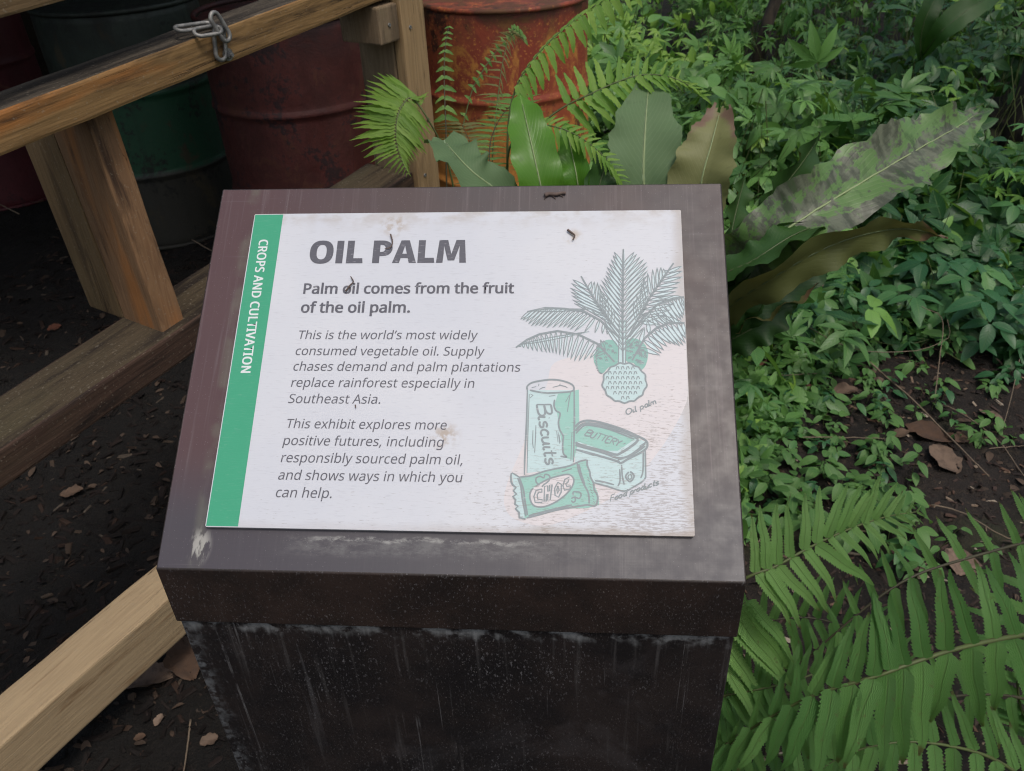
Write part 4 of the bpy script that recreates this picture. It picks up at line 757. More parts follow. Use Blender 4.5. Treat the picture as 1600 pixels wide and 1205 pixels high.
drum_at(512, 3.03, .09, md_red, 'dark red scorched oil drum between the green drum and the end post', 1.0)
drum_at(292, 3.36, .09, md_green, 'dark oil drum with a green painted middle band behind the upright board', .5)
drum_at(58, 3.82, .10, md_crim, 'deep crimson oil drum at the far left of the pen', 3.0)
drum_at(-190, 3.6, .10, md_red, 'dark maroon oil drum at the far left, beyond the crimson one', 4.0) if False else None

# shelter over the pen: added to shade the drums, roof out of view
shel = empty('blocker', fp(2.4, 3.2, 0), 'dark timber shelter added to shade the oil drums in the pen', 'blocker')
m_bd = wood_mat('dark_blocker_board', (.030, .022, .016), (.048, .036, .026), (.012, .009, .008), .5, 31.0)
def plank(name, x0, x1, y0, y1, z0, z1):
    L = max(x1 - x0, y1 - y0, z1 - z0); bm = bmesh.new(); bmesh.ops.create_cube(bm, size=1, matrix=Matrix.Translation(((x0 + x1) / 2, (y0 + y1) / 2, (z0 + z1) / 2)) @ Matrix.Diagonal((x1 - x0, y1 - y0, z1 - z0, 1)))
    bmesh.ops.bevel(bm, geom=bm.edges[:], offset=.003, segments=1, affect='EDGES'); o = link(name, bm_mesh(name, bm), m_bd); return wparent(o, shel)
for k in range(22):
    x0 = -3.5 + k * .165; plank('blocker_wall_board', x0, x0 + .160, 4.45, 4.475, .0, 1.97)
for k in range(17): x0 = -3.3 + k * .165; plank('blocker_roof_board', x0, x0 + .162, 1.62, 4.55, 1.98 + (k % 2) * .012, 2.005 + (k % 2) * .012)
for k in range(12): y0 = 2.4 + k * .17; plank('blocker_side_board', -3.45, -3.425, y0, y0 + .165, 0, 1.97)
for x0, y0 in ((-3.4, 2.2), (-3.4, 4.33), (-.30, 4.33)): plank('blocker_post', x0, x0 + .09, y0, y0 + .09, 0, 1.975)
# ================================================================== LEAVES AND FERNS
def jag(t, n, d): return 1 + d * ((t * n) % 1.0 - .5) * 2
def pinna_mesh(name, w_=.085, teeth=13, depth=.22, curl=.12, fold=.25, tip=.9, seed=0, sickle=.05):
    """one fern leaflet: unit length along x, lobed edge, each lobe slightly puckered"""
    n = teeth * 2; V = []; U = []; Fc = []; rr = random.Random(seed); ph = rr.uniform(0, 6)
    for i in range(n + 1):
        t = i / n; e = (min(1, t / .05)) ** .6 * (1 - t ** 2.2) ** tip * (1 - .12 * t); o_ = i % 2
        hw = w_ * e * (1 + (depth if o_ else -depth) * (1 if 0 < i < n else 0)) * (1 + .05 * math.sin(i * 1.7 + ph)) + .002; fwd = .016 if o_ else 0; z = -curl * t * t + .012 * math.sin(t * 9 + ph) * t
        sd = sickle * math.sin(t * 2.2) * t + .008 * math.sin(t * 11 + ph); pk = (.016 if o_ else -.008) * min(1, hw / w_)
        V += [(t + fwd, hw + sd, z + hw * fold - pk), (t, sd, z), (t + fwd, -hw + sd, z + hw * fold - pk)]; U += [(t, 1), (t, .5), (t, 0)]
    for i in range(n):
        a = i * 3; Fc += [(a, a + 1, a + 4, a + 3), (a + 1, a + 2, a + 5, a + 4)]
    return mesh(name, V, Fc, U)
PM_broad = [pinna_mesh('leaflet', .088 + .006 * (k % 3), 22 + k % 3, .125, .08 + .10 * k, .42, .75, k, (.09, -.03, .05, .0, -.08)[k]) for k in range(5)]
PM_sword = [pinna_mesh('leaflet', .12 + .01 * k, 7, .07, .12 + .1 * k, .35, .7, k + 5) for k in range(3)]
PM_thin = [pinna_mesh('leaflet', .075, 5, .06, .15 + .1 * k, .3, 1.3, k + 9) for k in range(2)]
def tip_dry(M, c, uv, v):
    rm = M.mr(v, .03, .08, 1, 0); c = M.mix(M.math('MULTIPLY', rm, .5), c, (.20, .32, .11))
    k = M.math('MULTIPLY', M.mr(M.math('ADD', uv[0], M.math('MULTIPLY', M.noise(M.obj(), 9, 3), .22)), .99, 1.08), M.mr(M.rand(), .45, .6)); c = M.mix(M.math('MULTIPLY', k, .85), c, (.13, .085, .04))
    return M.mix(M.math('MULTIPLY', M.mr(M.noise(M.obj((1, 1, 1), (3, 3, 3)), 14, 3), .64, .70), .6), c, (.14, .12, .05))
fern_light = leaf_mat('fresh_fern_green', (.175, .36, .095), (.245, .44, .135), .55, .32, 22, (.095, .25, .055), .10, .55, spots=tip_dry, vw=.34, bmp=.9)
fern_dark = leaf_mat('deep_fern_green', (.084, .220, .056), (.165, .345, .095), .5, .32, 22, (.055, .165, .035), .10, .62, spots=tip_dry, vw=.34, bmp=.9)
fern_yell = leaf_mat('yellow_green_fern', (.11, .22, .025), (.20, .33, .05), .5, .4, 12, (.28, .38, .12), .10, .25)
fern_yel2 = leaf_mat('lime_sword_fern', (.13, .29, .04), (.24, .40, .07), .55, .45, 12, (.25, .36, .12), .10, .25)
fern_mid = leaf_mat('sword_fern_green', (.075, .19, .034), (.15, .28, .06), .5, .35, 12, (.20, .32, .10), .10, .25)
fern_brn = leaf_mat('tired_fern_olive', (.10, .11, .03), (.17, .17, .055), .6, .3, 10, (.22, .2, .1), .10, .2)
M = MT('fern_stalk'); M.set(col=M.mix(M.noise(M.obj(), 30, 2), (.045, .055, .018), (.085, .12, .03)), rough=.6); m_stalk = M.m
M = MT('dark_fern_stalk'); M.set(col=M.mix(M.noise(M.obj(), 30, 2), (.02, .018, .010), (.05, .045, .02)), rough=.6); m_stalk_d = M.m
def frond(parent, path, n, upA, loA, lenU, lenL, meshes, mat, t0=.08, depthU=0.0, depthL=0.0, width=1.0, stalk=.0035, smat=None, nrm=.75, label=None, seed=0, rj=3):
    """path: [(px, py, depth)]; upA/loA(t): slope of the upper/lower leaflets across the view; lenU/lenL(t): length in metres"""
    rr = random.Random(seed * 31 + int(path[0][0])); P = spline([at_depth(*p) for p in path], 40)
    base = P[0]; st = link('frond', tube('frond', P, stalk, stalk * .35, 6), smat or m_stalk); wparent(st, parent)
    if label: st['label'] = label
    inv = Matrix.Translation(-parent.location)
    def f(v, t): return v(t) if callable(v) else v
    for i in range(n):
        t = t0 + (1 - t0) * i / (n - 1); k = min(int(t * 38.99), 38); u = t * 39 - k; u = min(max(u, 0), 1); p = P[k].lerp(P[k + 1], u); T = (P[k + 1] - P[k]).normalized()
        toc = (Vector(CAM) - p).normalized(); Nn = (toc * nrm + Vector((0, 0, 1 - nrm * .5))).normalized()
        for A, Ln, dz in ((upA, lenU, depthU), (loA, lenL, depthL)):
            if A is None: continue
            L = f(Ln, t) * rr.uniform(.93, 1.07)
            if L < .004: continue
            d = camdir(f(A, t) + rr.uniform(-rj, rj), f(dz, t) + rr.uniform(-.08, .08)); z = (Nn - d * Nn.dot(d)); z = (z.normalized() + d.cross(z).normalized() * rr.uniform(-.42, .42)).normalized(); z = (z - d * z.dot(d)).normalized(); y = z.cross(d)
            o = link('leaflet', meshes[rr.randrange(len(meshes))], None)
            if not o.data.materials: o.data.materials.append(mat)
            o.material_slots[0].link = 'OBJECT'; o.material_slots[0].material = mat
            Mx = Matrix((d * L, y * L * width, z * L)).transposed().to_4x4(); Mx.translation = p + z * .0008
            o.parent = st; o.matrix_parent_inverse = Matrix.Identity(4); o.matrix_basis = Mx     # frond object carries world coordinates under its plant
    return st
def lerp(a, b): return lambda t: a + (b - a) * t
def bell(m, a=.35, b=1.0, k=0.0): return lambda t: m * (a + (1 - a) * min(1, t / .25)) * (1 if t < .45 else max(k, (1 - ((t - .45) / .55) ** 1.7) * (1 - k) + k))

lf = empty('fern', (.36, .95, .02), 'bright fresh green fern beside the lower right edge of the plinth', 'fern', 'ferns growing right of the plinth')
frond(lf, [(1120, 1150, 1.36), (1085, 1030, 1.2), (1105, 945, 1.12), (1168, 902, 1.08), (1210, 886, 1.08), (1260, 858, 1.09), (1305, 836, 1.10), (1350, 818, 1.12), (1392, 806, 1.15), (1432, 800, 1.18)], 15, lerp(112, 50), lerp(-58, -25),
      lambda t: .080 * (1 if t < .75 else 1 - ((t - .75) / .25) * .85), lambda t: .094 * (1 if t < .6 else 1 - ((t - .5) / .5) * .78), PM_broad, fern_light, .36, .1, -.15, 1.0, .0028, label='bright frond sweeping right', seed=1)
frond(lf, [(1120, 1150, 1.36), (1095, 1070, 1.25), (1110, 1010, 1.2), (1140, 965, 1.17), (1165, 940, 1.17)], 6, None, lerp(-62, -45), .1, .12, PM_broad, fern_light, .5, 0, -.2, 1.0, .002, seed=2)
df = empty('fern', (.95, .95, .02), 'large dark green fern with long drooping fronds at the lower right corner', 'fern', 'ferns growing right of the plinth')
frond(df, [(1760, 1040, 1.30), (1660, 985, 1.12), (1600, 992, 1.05), (1545, 1002, 1.02), (1480, 1018, 1.0), (1420, 1038, .99), (1380, 1053, .99), (1330, 1068, 1.0), (1275, 1085, 1.02), (1220, 1112, 1.05), (1165, 1145, 1.09), (1110, 1190, 1.15)], 18,
      lambda t: 104 if t < .3 else 104 - (t - .3) * 58, lambda t: -66 - 62 * t, lambda t: .092 * (1 if t < .6 else 1 - (t - .6) * 1.7), lambda t: .122 * (1 if t < .6 else 1 - (t - .6) * 1.1), PM_broad, fern_dark, .10, -.05, .05, 1.12, .0038, label='long dark frond arching across the corner', seed=3)
frond(df, [(1700, 930, 1.5), (1640, 838, 1.33), (1600, 848, 1.30), (1520, 870, 1.27), (1440, 895, 1.25), (1385, 925, 1.25), (1330, 968, 1.26), (1270, 1020, 1.28), (1215, 1062, 1.31), (1150, 1108, 1.35)], 16, lambda t: 120 - 20 * t, lambda t: -60 - 35 * t,
      lambda t: .085 * (1 - .6 * t), lambda t: .10 * (1 - .5 * t), PM_broad, fern_dark, .12, .1, -.1, 1.0, .003, m_stalk_d, seed=4)
frond(df, [(1720, 1330, 1.35), (1640, 1250, 1.25), (1560, 1190, 1.18), (1480, 1165, 1.16), (1400, 1160, 1.16), (1320, 1180, 1.18), (1250, 1225, 1.2)], 14, lambda t: 105 - 10 * t, lambda t: -75 - 35 * t, .085, .10, PM_broad, fern_dark, .15, .1, 0, 1.05, .0032, seed=5)
frond(df, [(1700, 1160, 1.45), (1620, 1100, 1.35), (1540, 1085, 1.30), (1460, 1095, 1.28), (1380, 1125, 1.28), (1300, 1175, 1.3), (1240, 1230, 1.33)], 14, lambda t: 112 - 15 * t, lambda t: -70 - 35 * t, .075, .085, PM_broad, fern_dark, .12, .1, 0, 1.0, .003, m_stalk_d, seed=6)
frond(df, [(1700, 1230, 1.5), (1640, 1160, 1.4), (1600, 1120, 1.38), (1590, 1060, 1.36), (1600, 1000, 1.36), (1625, 930, 1.38)], 12, 155, -35, .10, .09, PM_broad, fern_dark, .1, 0, 0, 1.0, .003, seed=7)
mf = empty('fern', (.52, .88, .02), 'dark shaded fern low against the right side of the plinth', 'fern', 'ferns growing right of the plinth')
frond(mf, [(1100, 1240, 1.4), (1080, 1130, 1.28), (1120, 1092, 1.22), (1165, 1081, 1.2), (1205, 1073, 1.19), (1250, 1061, 1.19), (1300, 1040, 1.2), (1345, 1015, 1.22)], 14, lerp(100, 65), lerp(-80, -45), bell(.068, .8, 1, .3), bell(.07, .8, 1, .3), PM_broad, fern_dark, .25, 0, 0, 1.25, .0025, seed=8)
frond(mf, [(1100, 1240, 1.42), (1120, 1050, 1.38), (1170, 985, 1.35), (1240, 965, 1.34), (1310, 975, 1.34), (1380, 1005, 1.35), (1430, 1050, 1.37)], 16, lerp(110, 40), lerp(-75, -70), bell(.08, .8, 1, .3), bell(.09, .8, 1, .3), PM_broad, fern_dark, .22, 0, 0, 1.0, .0025, m_stalk_d, seed=9)
frond(mf, [(1080, 1300, 1.35), (1110, 1200, 1.28), (1150, 1150, 1.26), (1210, 1125, 1.25), (1280, 1125, 1.25), (1350, 1145, 1.26)], 14, lerp(115, 60), lerp(-85, -60), bell(.085, .8, 1, .3), bell(.09, .8, 1, .3), PM_broad, fern_dark, .15, 0, 0, 1.1, .0025, seed=10)
frond(mf, [(1060, 1350, 1.5), (1100, 1230, 1.45), (1160, 1190, 1.42), (1240, 1180, 1.41), (1320, 1200, 1.42), (1400, 1240, 1.43)], 14, lerp(110, 60), lerp(-85, -60), bell(.11, .8, 1, .3), bell(.10, .8, 1, .3), PM_broad, fern_dark, .1, 0, 0, 1.1, .0025, seed=11)

# ---- ferns behind the plinth
yf = empty('fern', at_z(700, 560, .03), 'young yellow green fern frond fanned out against the end post', 'fern')
frond(yf, [(735, 470, 1.75), (715, 330, 1.62), (697, 245, 1.56), (672, 192, 1.52), (645, 154, 1.50), (630, 163, 1.49), (622, 180, 1.48), (619, 200, 1.48), (620, 222, 1.48), (626, 245, 1.48), (637, 270, 1.48)], 30,
      lambda t: 128 + (t - .38) * 150 if t < .9 else 215 + (t - .9) * 300, lambda t: 60 - (t - .36) * 1100 if t < .46 else -50, lambda t: .082 * (1 if t < .75 else max(.12, 1 - (t - .75) * 3.6)), lambda t: .030 if t < .46 else .072 * (1 if t < .65 else max(.15, 1 - (t - .65) * 2.6)), PM_thin, fern_yell, .36, .05, .1, 1.1, .0022, seed=12, rj=2)
sf = empty('fern', at_z(800, 560, .03), 'clump of sword fern fronds rising behind the top edge of the plinth', 'fern')
frond(sf, [(700, 420, 1.68), (695, 290, 1.62), (697, 210, 1.6), (695, 160, 1.6), (694, 110, 1.6), (696, 70, 1.6), (701, 42, 1.6)], 11, lambda t: 22, lambda t: 202, bell(.030, 1, 1, .25), bell(.028, 1, 1, .25), PM_sword, fern_mid, .42, .0, 0, 1.7, .0018, m_stalk_d, nrm=.15, seed=13) if False else None
frond(sf, [(705, 420, 1.68), (698, 290, 1.62), (697, 210, 1.6), (695, 160, 1.6), (694, 110, 1.6), (696, 70, 1.6), (701, 42, 1.6)], 12, lambda t: -22, lambda t: 200, lambda t: .032 * (1 - .7 * max(0, t - .3) / .7), lambda t: .028 * (1 - .7 * max(0, t - .3) / .7), PM_sword, fern_mid, .42, 0, 0, 1.6, .0018, m_stalk_d, nrm=.9, seed=13)
frond(sf, [(770, 430, 1.7), (768, 290, 1.66), (772, 210, 1.64), (778, 150, 1.64), (786, 95, 1.64), (795, 62, 1.64), (806, 52, 1.63), (818, 60, 1.62)], 20, lambda t: 185 - 40 * t, lambda t: -80 + 20 * t, lambda t: .05 * (1 - .75 * max(0, t - .3) / .7), lambda t: .035 * (1 - .6 * max(0, t - .3) / .7), PM_thin, fern_brn, .40, 0, 0, .8, .0014, seed=14, rj=8)
frond(sf, [(715, 235, 1.7), (735, 150, 1.68), (752, 115, 1.67), (772, 85, 1.67), (795, 58, 1.66), (806, 46, 1.65), (820, 62, 1.64)], 17, lambda t: 150 - 60 * t, lambda t: -70, .013, .013, PM_sword, fern_mid, .1, 0, 0, 2.0, .0014, m_stalk, seed=15)
frond(sf, [(800, 420, 1.6), (793, 270, 1.55), (796, 180, 1.52), (812, 125, 1.5), (845, 80, 1.49), (885, 42, 1.48), (925, 12, 1.48), (975, -18, 1.5), (1030, -40, 1.52)], 20, lambda t: 60 - 30 * t, lambda t: -78 + 16 * t, .02, lambda t: .056 * (1 - .25 * t), PM_sword, fern_yel2, .36, -.2, .1, 1.25, .0024, seed=16)
frond(sf, [(810, 420, 1.6), (822, 240, 1.52), (850, 192, 1.5), (885, 165, 1.49), (925, 146, 1.48), (965, 128, 1.48), (1005, 117, 1.48), (1045, 120, 1.48), (1075, 133, 1.48), (1097, 150, 1.49)], 19, lambda t: 112 - 70 * max(0, t - .3) / .7 if t < .85 else 5, lambda t: -50 + 15 * t, lambda t: .060 * (1 if t < .45 else max(.3, 1 - (t - .45) * 1.8)), lambda t: .072 * (1 if t < .45 else max(.3, 1 - (t - .45) * 1.5)), PM_sword, fern_yel2, .34, 0, 0, .95, .0022, seed=17)
frond(sf, [(790, 400, 1.6), (792, 260, 1.48), (808, 212, 1.45), (845, 196, 1.43), (885, 204, 1.42), (920, 224, 1.42), (950, 252, 1.42), (968, 282, 1.43)], 19, lambda t: 62 - 70 * t, lambda t: -82 + 10 * t, lambda t: .04 * (1 - .5 * t), lambda t: .052 * (1 - .5 * t), PM_sword, fern_yel2, .32, 0, 0, .9, .002, seed=18)
frond(sf, [(790, 420, 1.6), (772, 300, 1.56), (765, 255, 1.55), (768, 215, 1.55), (785, 180, 1.55), (806, 158, 1.55)], 16, lambda t: 176 - 14 * t, lambda t: 12 - 10 * t, lambda t: .065 * (1 - .5 * t), lambda t: .05 * (1 - .5 * t), PM_thin, fern_mid, .34, 0, 0, .9, .0018, m_stalk_d, seed=19)
frond(sf, [(780, 420, 1.66), (755, 310, 1.64), (745, 265, 1.64), (735, 225, 1.64), (722, 195, 1.64)], 14, lambda t: 170, lambda t: 5, .06, .055, PM_thin, fern_brn, .34, 0, 0, .9, .0018, m_stalk_d, seed=20)
frond(sf, [(860, 420, 1.7), (850, 300, 1.7), (835, 240, 1.7), (815, 190, 1.7), (800, 150, 1.7)], 14, lambda t: 175, lambda t: 20, .06, .055, PM_thin, fern_mid, .25, 0, 0, .9, .0018, seed=21)

# ---- bird's nest fern
def nest_spots(dead, green, amt):
    def f(M, c, uv, v):
        st = M.noise(M.obj((1, 1, 1), (1, 0, 0), src='UV'), 1, 2)
        sm = M.t.nodes.new('ShaderNodeMapping'); sm.inputs['Scale'].default_value = (13, 2.6, 1); M.L(M.tc.outputs['UV'], sm.inputs[0])
        n = M.noise(sm.outputs[0], 1, 6, .65, .5); n2 = M.noise(M.obj(), 70, 4, .7)
        m = M.mr(M.math('MULTIPLY_ADD', n2, .3, M.math('MULTIPLY', n, .7)), .50 - amt, .53 - amt)
        tip = M.mr(uv[0], .8, .97, 0, .25)
        st2 = M.t.nodes.new('ShaderNodeMapping'); st2.inputs['Scale'].default_value = (46, 1.6, 1); M.L(M.tc.outputs['UV'], st2.inputs[0]); sn = M.noise(st2.outputs[0], 1, 4, .6, .8)
        c = M.mix(m, c, M.mix(M.mr(M.math('MULTIPLY_ADD', n2, .4, M.math('MULTIPLY', sn, .6)), .42, .58), tuple(x * 1.2 for x in dead), tuple(x * .58 for x in dead)))
        c = M.mix(M.mr(sn, .56, .70, 0, .55), c, (.030, .065, .018))
        return M.mix(M.mr(M.noise(M.obj(), 28, 5, .7), .60, .66, 0, .5), c, green)
    return f
def tip_brown(a, col):
    def f(M, c, uv, v):
        n = M.noise(M.obj(), 26, 4)
        return M.mix(M.mr(M.math('ADD', M.math('ADD', uv[0], M.math('MULTIPLY', v, .22)), M.math('MULTIPLY', M.math('SUBTRACT', n, .5), .5)), a, a + .14, 0, .95), c, col)
    return f
nf_grey = leaf_mat('grey_green_nest_leaf', (.070, .125, .052), (.095, .16, .070), .7, .15, 30, (.26, .34, .2), .05, .10, rib_f=.9, bmp=.12)
nf_bright = leaf_mat('bright_nest_leaf', (.070, .20, .018), (.115, .27, .030), .35, .35, 26, (.22, .36, .1), .06, .14, rib_f=.8, bmp=.18)
nf_mott = leaf_mat('mottled_nest_leaf', (.075, .16, .045), (.12, .21, .065), .4, .15, 30, (.25, .29, .17), .035, .12, bmp=.15, spots=nest_spots((.105, .118, .082), (.14, .19, .095), .010), rib_f=.9)
nf_dark = leaf_mat('dark_nest_leaf', (.018, .058, .010), (.035, .095, .018), .5, .22, 28, (.05, .10, .025), .05, .2, bmp=.2)
nf_olive = leaf_mat('olive_nest_leaf', (.085, .100, .030), (.135, .125, .050), .45, .2, 26, (.13, .14, .05), .05, .1, bmp=.12, spots=tip_brown(.95, (.15, .09, .055)))
nf_brown = leaf_mat('browning_nest_leaf', (.125, .14, .05), (.18, .185, .07), .55, .2, 30, (.26, .25, .13), .05, .10, bmp=.12, spots=tip_brown(.92, (.17, .105, .075)), rib_f=.8)
def strap(parent, path, hw, mat, roll=0.0, fold=.25, wave=.12, n=44, shape=None, label=None, seed=0, rag=0.0, tipcut=0.0, cupw=0.0):
    rr = random.Random(seed); P = spline([at_depth(*p) for p in path], n); V = []; U = []; Fc = []; m = 8; ph = rr.uniform(0, 6)
    prev = None
    for i, p in enumerate(P):
        t = i / (n - 1); T = (P[min(i + 1, n - 1)] - P[max(i - 1, 0)]).normalized(); toc = (Vector(CAM) - p).normalized()
        s = T.cross(toc).normalized(); s = (Matrix.Rotation(roll(t) if callable(roll) else roll, 3, T) @ s); nn = s.cross(T).normalized()
        e = shape(t) if shape else (min(1, .25 + t / .45 * .75)) * (1 - max(0, (t - .62) / .38) ** 2.2) ** .75
        for j in range(m + 1):
            v = -1 + 2 * j / m; wv = 1 + (rag * (vnoise(t * 60, v > 0, 1, seed + 11) - .5) * 2 + .05 * math.sin(t * 40 + (v > 0) * 2 + ph)) * abs(v) ** 3
            off = v * hw * e * float(wv); z = abs(v) * hw * e * fold + wave * hw * abs(v) ** 2 * math.sin(t * 34 + ph + (1.7 if v > 0 else 0)) + cupw * hw * v * v + .04 * hw * math.sin(t * 130 + v * 4)
            V.append(p + s * off + nn * z); U.append((t, j / m))
    for i in range(n - 1):
        for j in range(m):
            a = i * (m + 1) + j
            if tipcut and i > n - 2 - int(tipcut * n * (.5 + .5 * math.sin(j * 2.1 + seed))): continue
            Fc.append((a, a + 1, a + m + 2, a + m + 1))
    o = link('leaf', mesh('leaf', V, Fc, U), mat); wparent(o, parent)
    if label: o['label'] = label
    q = [(V[i * (m + 1) + m // 2] + (Vector(CAM) - P[i]).normalized() * .001) for i in range(0, n - 2, 2)]
    r_ = link('midrib', tube('midrib', q, hw * .045 + .0008, .0006, 5), m_rib_d if mat in (nf_dark, nf_olive) else m_rib); r_.parent = o
    return o
M = MT('pale_midrib'); M.set(col=(.22, .28, .13), rough=.5); m_rib = M.m
M = MT('dark_midrib'); M.set(col=(.060, .085, .030), rough=.5); m_rib_d = M.m
nest = empty('birds_nest_fern', (.36, 1.30, .02), "bird's nest fern with broad strap leaves fanning out behind the plinth's right corner", 'fern')
strap(nest, [(1030, 520, 1.62), (1018, 400, 1.52), (1006, 290, 1.46), (1008, 200, 1.46), (1014, 126, 1.50)], .066, nf_grey, .12, .25, .10, label='upright grey green leaf seen from behind', seed=1, tipcut=.05, shape=lambda t: (.55 + .45 * min(1, t / .5)) * (1 - max(0, (t - .55) / .45) ** 2.0 * .80), rag=.12)
strap(nest, [(1080, 520, 1.60), (1085, 400, 1.50), (1095, 290, 1.43), (1112, 225, 1.42), (1128, 165, 1.44)], .052, nf_brown, -.25, .35, .12, label='pale olive leaf withered to brown at its tip', seed=2, tipcut=.05, shape=lambda t: (.7 + .3 * min(1, t / .5)) * (1 - max(0, (t - .55) / .45) ** 1.6 * .70), rag=.10)
strap(nest, [(930, 520, 1.60), (870, 400, 1.5), (845, 290, 1.42), (828, 215, 1.42), (812, 145, 1.45)], .040, nf_bright, .2, .25, .14, label='bright green young leaf', seed=3)
strap(nest, [(950, 520, 1.62), (915, 400, 1.52), (903, 290, 1.45), (894, 240, 1.45), (883, 190, 1.46)], .026, nf_bright, -.3, .3, .14, label='small bright green leaf', seed=4)
strap(nest, [(960, 520, 1.60), (870, 400, 1.5), (790, 310, 1.40), (740, 270, 1.36), (710, 240, 1.38), (692, 218, 1.42)], .040, nf_grey, .7, .25, .22, label='grey green leaf curling to the left', seed=5, shape=lambda t: .5 + .5 * min(1, t / .6) if t < .93 else 1 - (t - .93) * 8)
strap(nest, [(980, 520, 1.58), (945, 400, 1.50), (935, 310, 1.45), (945, 262, 1.44), (960, 225, 1.46)], .030, nf_dark, .4, .25, .14, seed=12)
strap(nest, [(1080, 560, 1.55), (1130, 440, 1.42), (1185, 390, 1.33), (1260, 338, 1.30), (1350, 283, 1.33), (1440, 230, 1.38), (1500, 196, 1.43), (1532, 173, 1.48)], .057, nf_mott, -.18, .35, .26, 72, label='large mottled leaf with grey dead patches', seed=6, rag=.16, tipcut=.03, shape=lambda t: (.45 + .55 * min(1, t / .42)) * (1 - max(0, (t - .60) / .40) ** 1.8 * .92))
strap(nest, [(1080, 560, 1.58), (1135, 440, 1.46), (1170, 375, 1.42), (1210, 310, 1.42), (1250, 258, 1.46), (1285, 205, 1.52)], .036, nf_dark, .9, .3, .28, label='narrow dark leaf seen almost edge on', seed=7)
strap(nest, [(1080, 570, 1.52), (1130, 490, 1.36), (1200, 440, 1.27), (1290, 388, 1.24), (1370, 362, 1.26), (1430, 358, 1.29), (1482, 374, 1.33)], .034, nf_olive, .75, .35, .22, label='drooping olive leaf with a brown wavy edge', seed=8, shape=lambda t: (.55 + .45 * min(1, t / .4)) * (1 - max(0, (t - .5) / .5) ** 1.6))
strap(nest, [(1080, 570, 1.50), (1110, 450, 1.34), (1180, 405, 1.28), (1240, 368, 1.28), (1300, 345, 1.31)], .034, nf_dark, -1.0, .25, .18, seed=9)
strap(nest, [(1080, 580, 1.55), (1120, 520, 1.42), (1180, 465, 1.36), (1250, 425, 1.36), (1310, 392, 1.38)], .042, nf_dark, .3, .2, .15, seed=10)
strap(nest, [(1070, 560, 1.6), (1060, 420, 1.55), (1055, 320, 1.52), (1050, 262, 1.54)], .045, nf_dark, .5, .2, .15, seed=11)

for k, (pth, hw_, rl) in enumerate((([(1080, 560, 1.60), (1120, 470, 1.50), (1150, 400, 1.46), (1190, 335, 1.47), (1230, 285, 1.52)], .030, .7), ([(1080, 570, 1.55), (1140, 505, 1.42), (1215, 470, 1.38), (1290, 430, 1.40)], .036, -.8),
  ([(1070, 590, 1.52), (1130, 540, 1.42), (1190, 505, 1.38), (1240, 470, 1.40)], .034, .5), ([(1085, 560, 1.50), (1140, 430, 1.38), (1215, 372, 1.33), (1290, 330, 1.36), (1340, 300, 1.42)], .034, 1.05), ([(1085, 560, 1.6), (1130, 420, 1.55), (1150, 330, 1.56), (1165, 270, 1.6)], .030, .9))):
    strap(nest, pth, hw_, nf_dark if k != 1 else nf_olive, rl, .3, .30, seed=40 + k)
# ---- blades used by the other plants
def blade(L, w_, kind='ovate', segs=5, droop=.25, fold=.25, hx=0.0):
    V = []; U = []; Fc = []
    for i in range(segs + 1):
        t = i / segs
        if kind == 'ovate': e = math.sin(math.pi * min(1, t * .93 + .05)) ** .75 * (1 - .35 * t)
        elif kind == 'lance': e = math.sin(math.pi * t ** .8) ** .9
        elif kind == 'lobed': e = (math.sin(math.pi * min(1, t * .9 + .08)) ** .8) * (1 - .3 * t) * (1.15 if i % 2 else .85)
        else: e = math.sin(math.pi * t ** 1.25) ** .7
        hw = w_ * max(e, .03) * L; z = -droop * L * t * t
        V += [(t * L, hw, z + hw * fold), (t * L, 0, z), (t * L, -hw, z + hw * fold)]; U += [(t, 1), (t, .5), (t, 0)]
    for i in range(segs): a = i * 3; Fc += [(a, a + 1, a + 4, a + 3), (a + 1, a + 2, a + 5, a + 4)]
    return np.array(V), np.array(U), np.array(Fc)
def rotz(V, a): c, s = math.cos(a), math.sin(a); return V @ np.array([[c, s, 0], [-s, c, 0], [0, 0, 1]])
def roty(V, a): c, s = math.cos(a), math.sin(a); return V @ np.array([[c, 0, -s], [0, 1, 0], [s, 0, c]])
def combine(parts):
    V, U, Fc, n = [], [], [], 0
    for v, u, f in parts: V.append(v); U.append(u); Fc.append(f + n); n += len(v)
    return np.concatenate(V), np.concatenate(U), np.concatenate(Fc)
def compound(angles, L, w_, kind, segs=5, droop=.25, tilt=.1, stem=.12, seed=0):
    rr = random.Random(seed); out = []
    for a, s in angles:
        v, u, f = blade(L * s, w_, kind, segs, droop * rr.uniform(.6, 1.5)); v = roty(v, rr.uniform(-.5, 1) * tilt); v = rotz(v, rad(a)); v[:, 0] += stem * math.cos(rad(a)) * .3; v[:, 1] += stem * math.sin(rad(a)) * .3; out.append((v, u, f))
    return combine(out)
tern = [compound(((0, 1), (78, .85), (-78, .85)), .5, .30, 'ovate', 5, .25, .3, .12, k) for k in range(3)]
tern += [compound(((0, 1), (62, .9), (-62, .9)), .5, .26, 'lobed', 6, .2, .3, .1, k + 5) for k in range(2)]
palm = [compound(((0, 1), (42, .92), (-42, .92), (86, .72), (-86, .72)), .55, .15, 'lance', 4, .25, .3, .02, k + 9) for k in range(3)]
palm += [compound(((0, 1), (35, .95), (-35, .95), (72, .8), (-72, .8), (112, .55), (-112, .55)), .55, .13, 'lance', 4, .35, .3, .02, 15)]
single = [compound(((0, 1),), .8, .30, 'ovate', 5, .25, .2, 0, k + 20) for k in range(2)] + [compound(((0, 1),), .9, .22, 'lance', 5, .35, .2, 0, 23)]
VARS = tern + palm + single
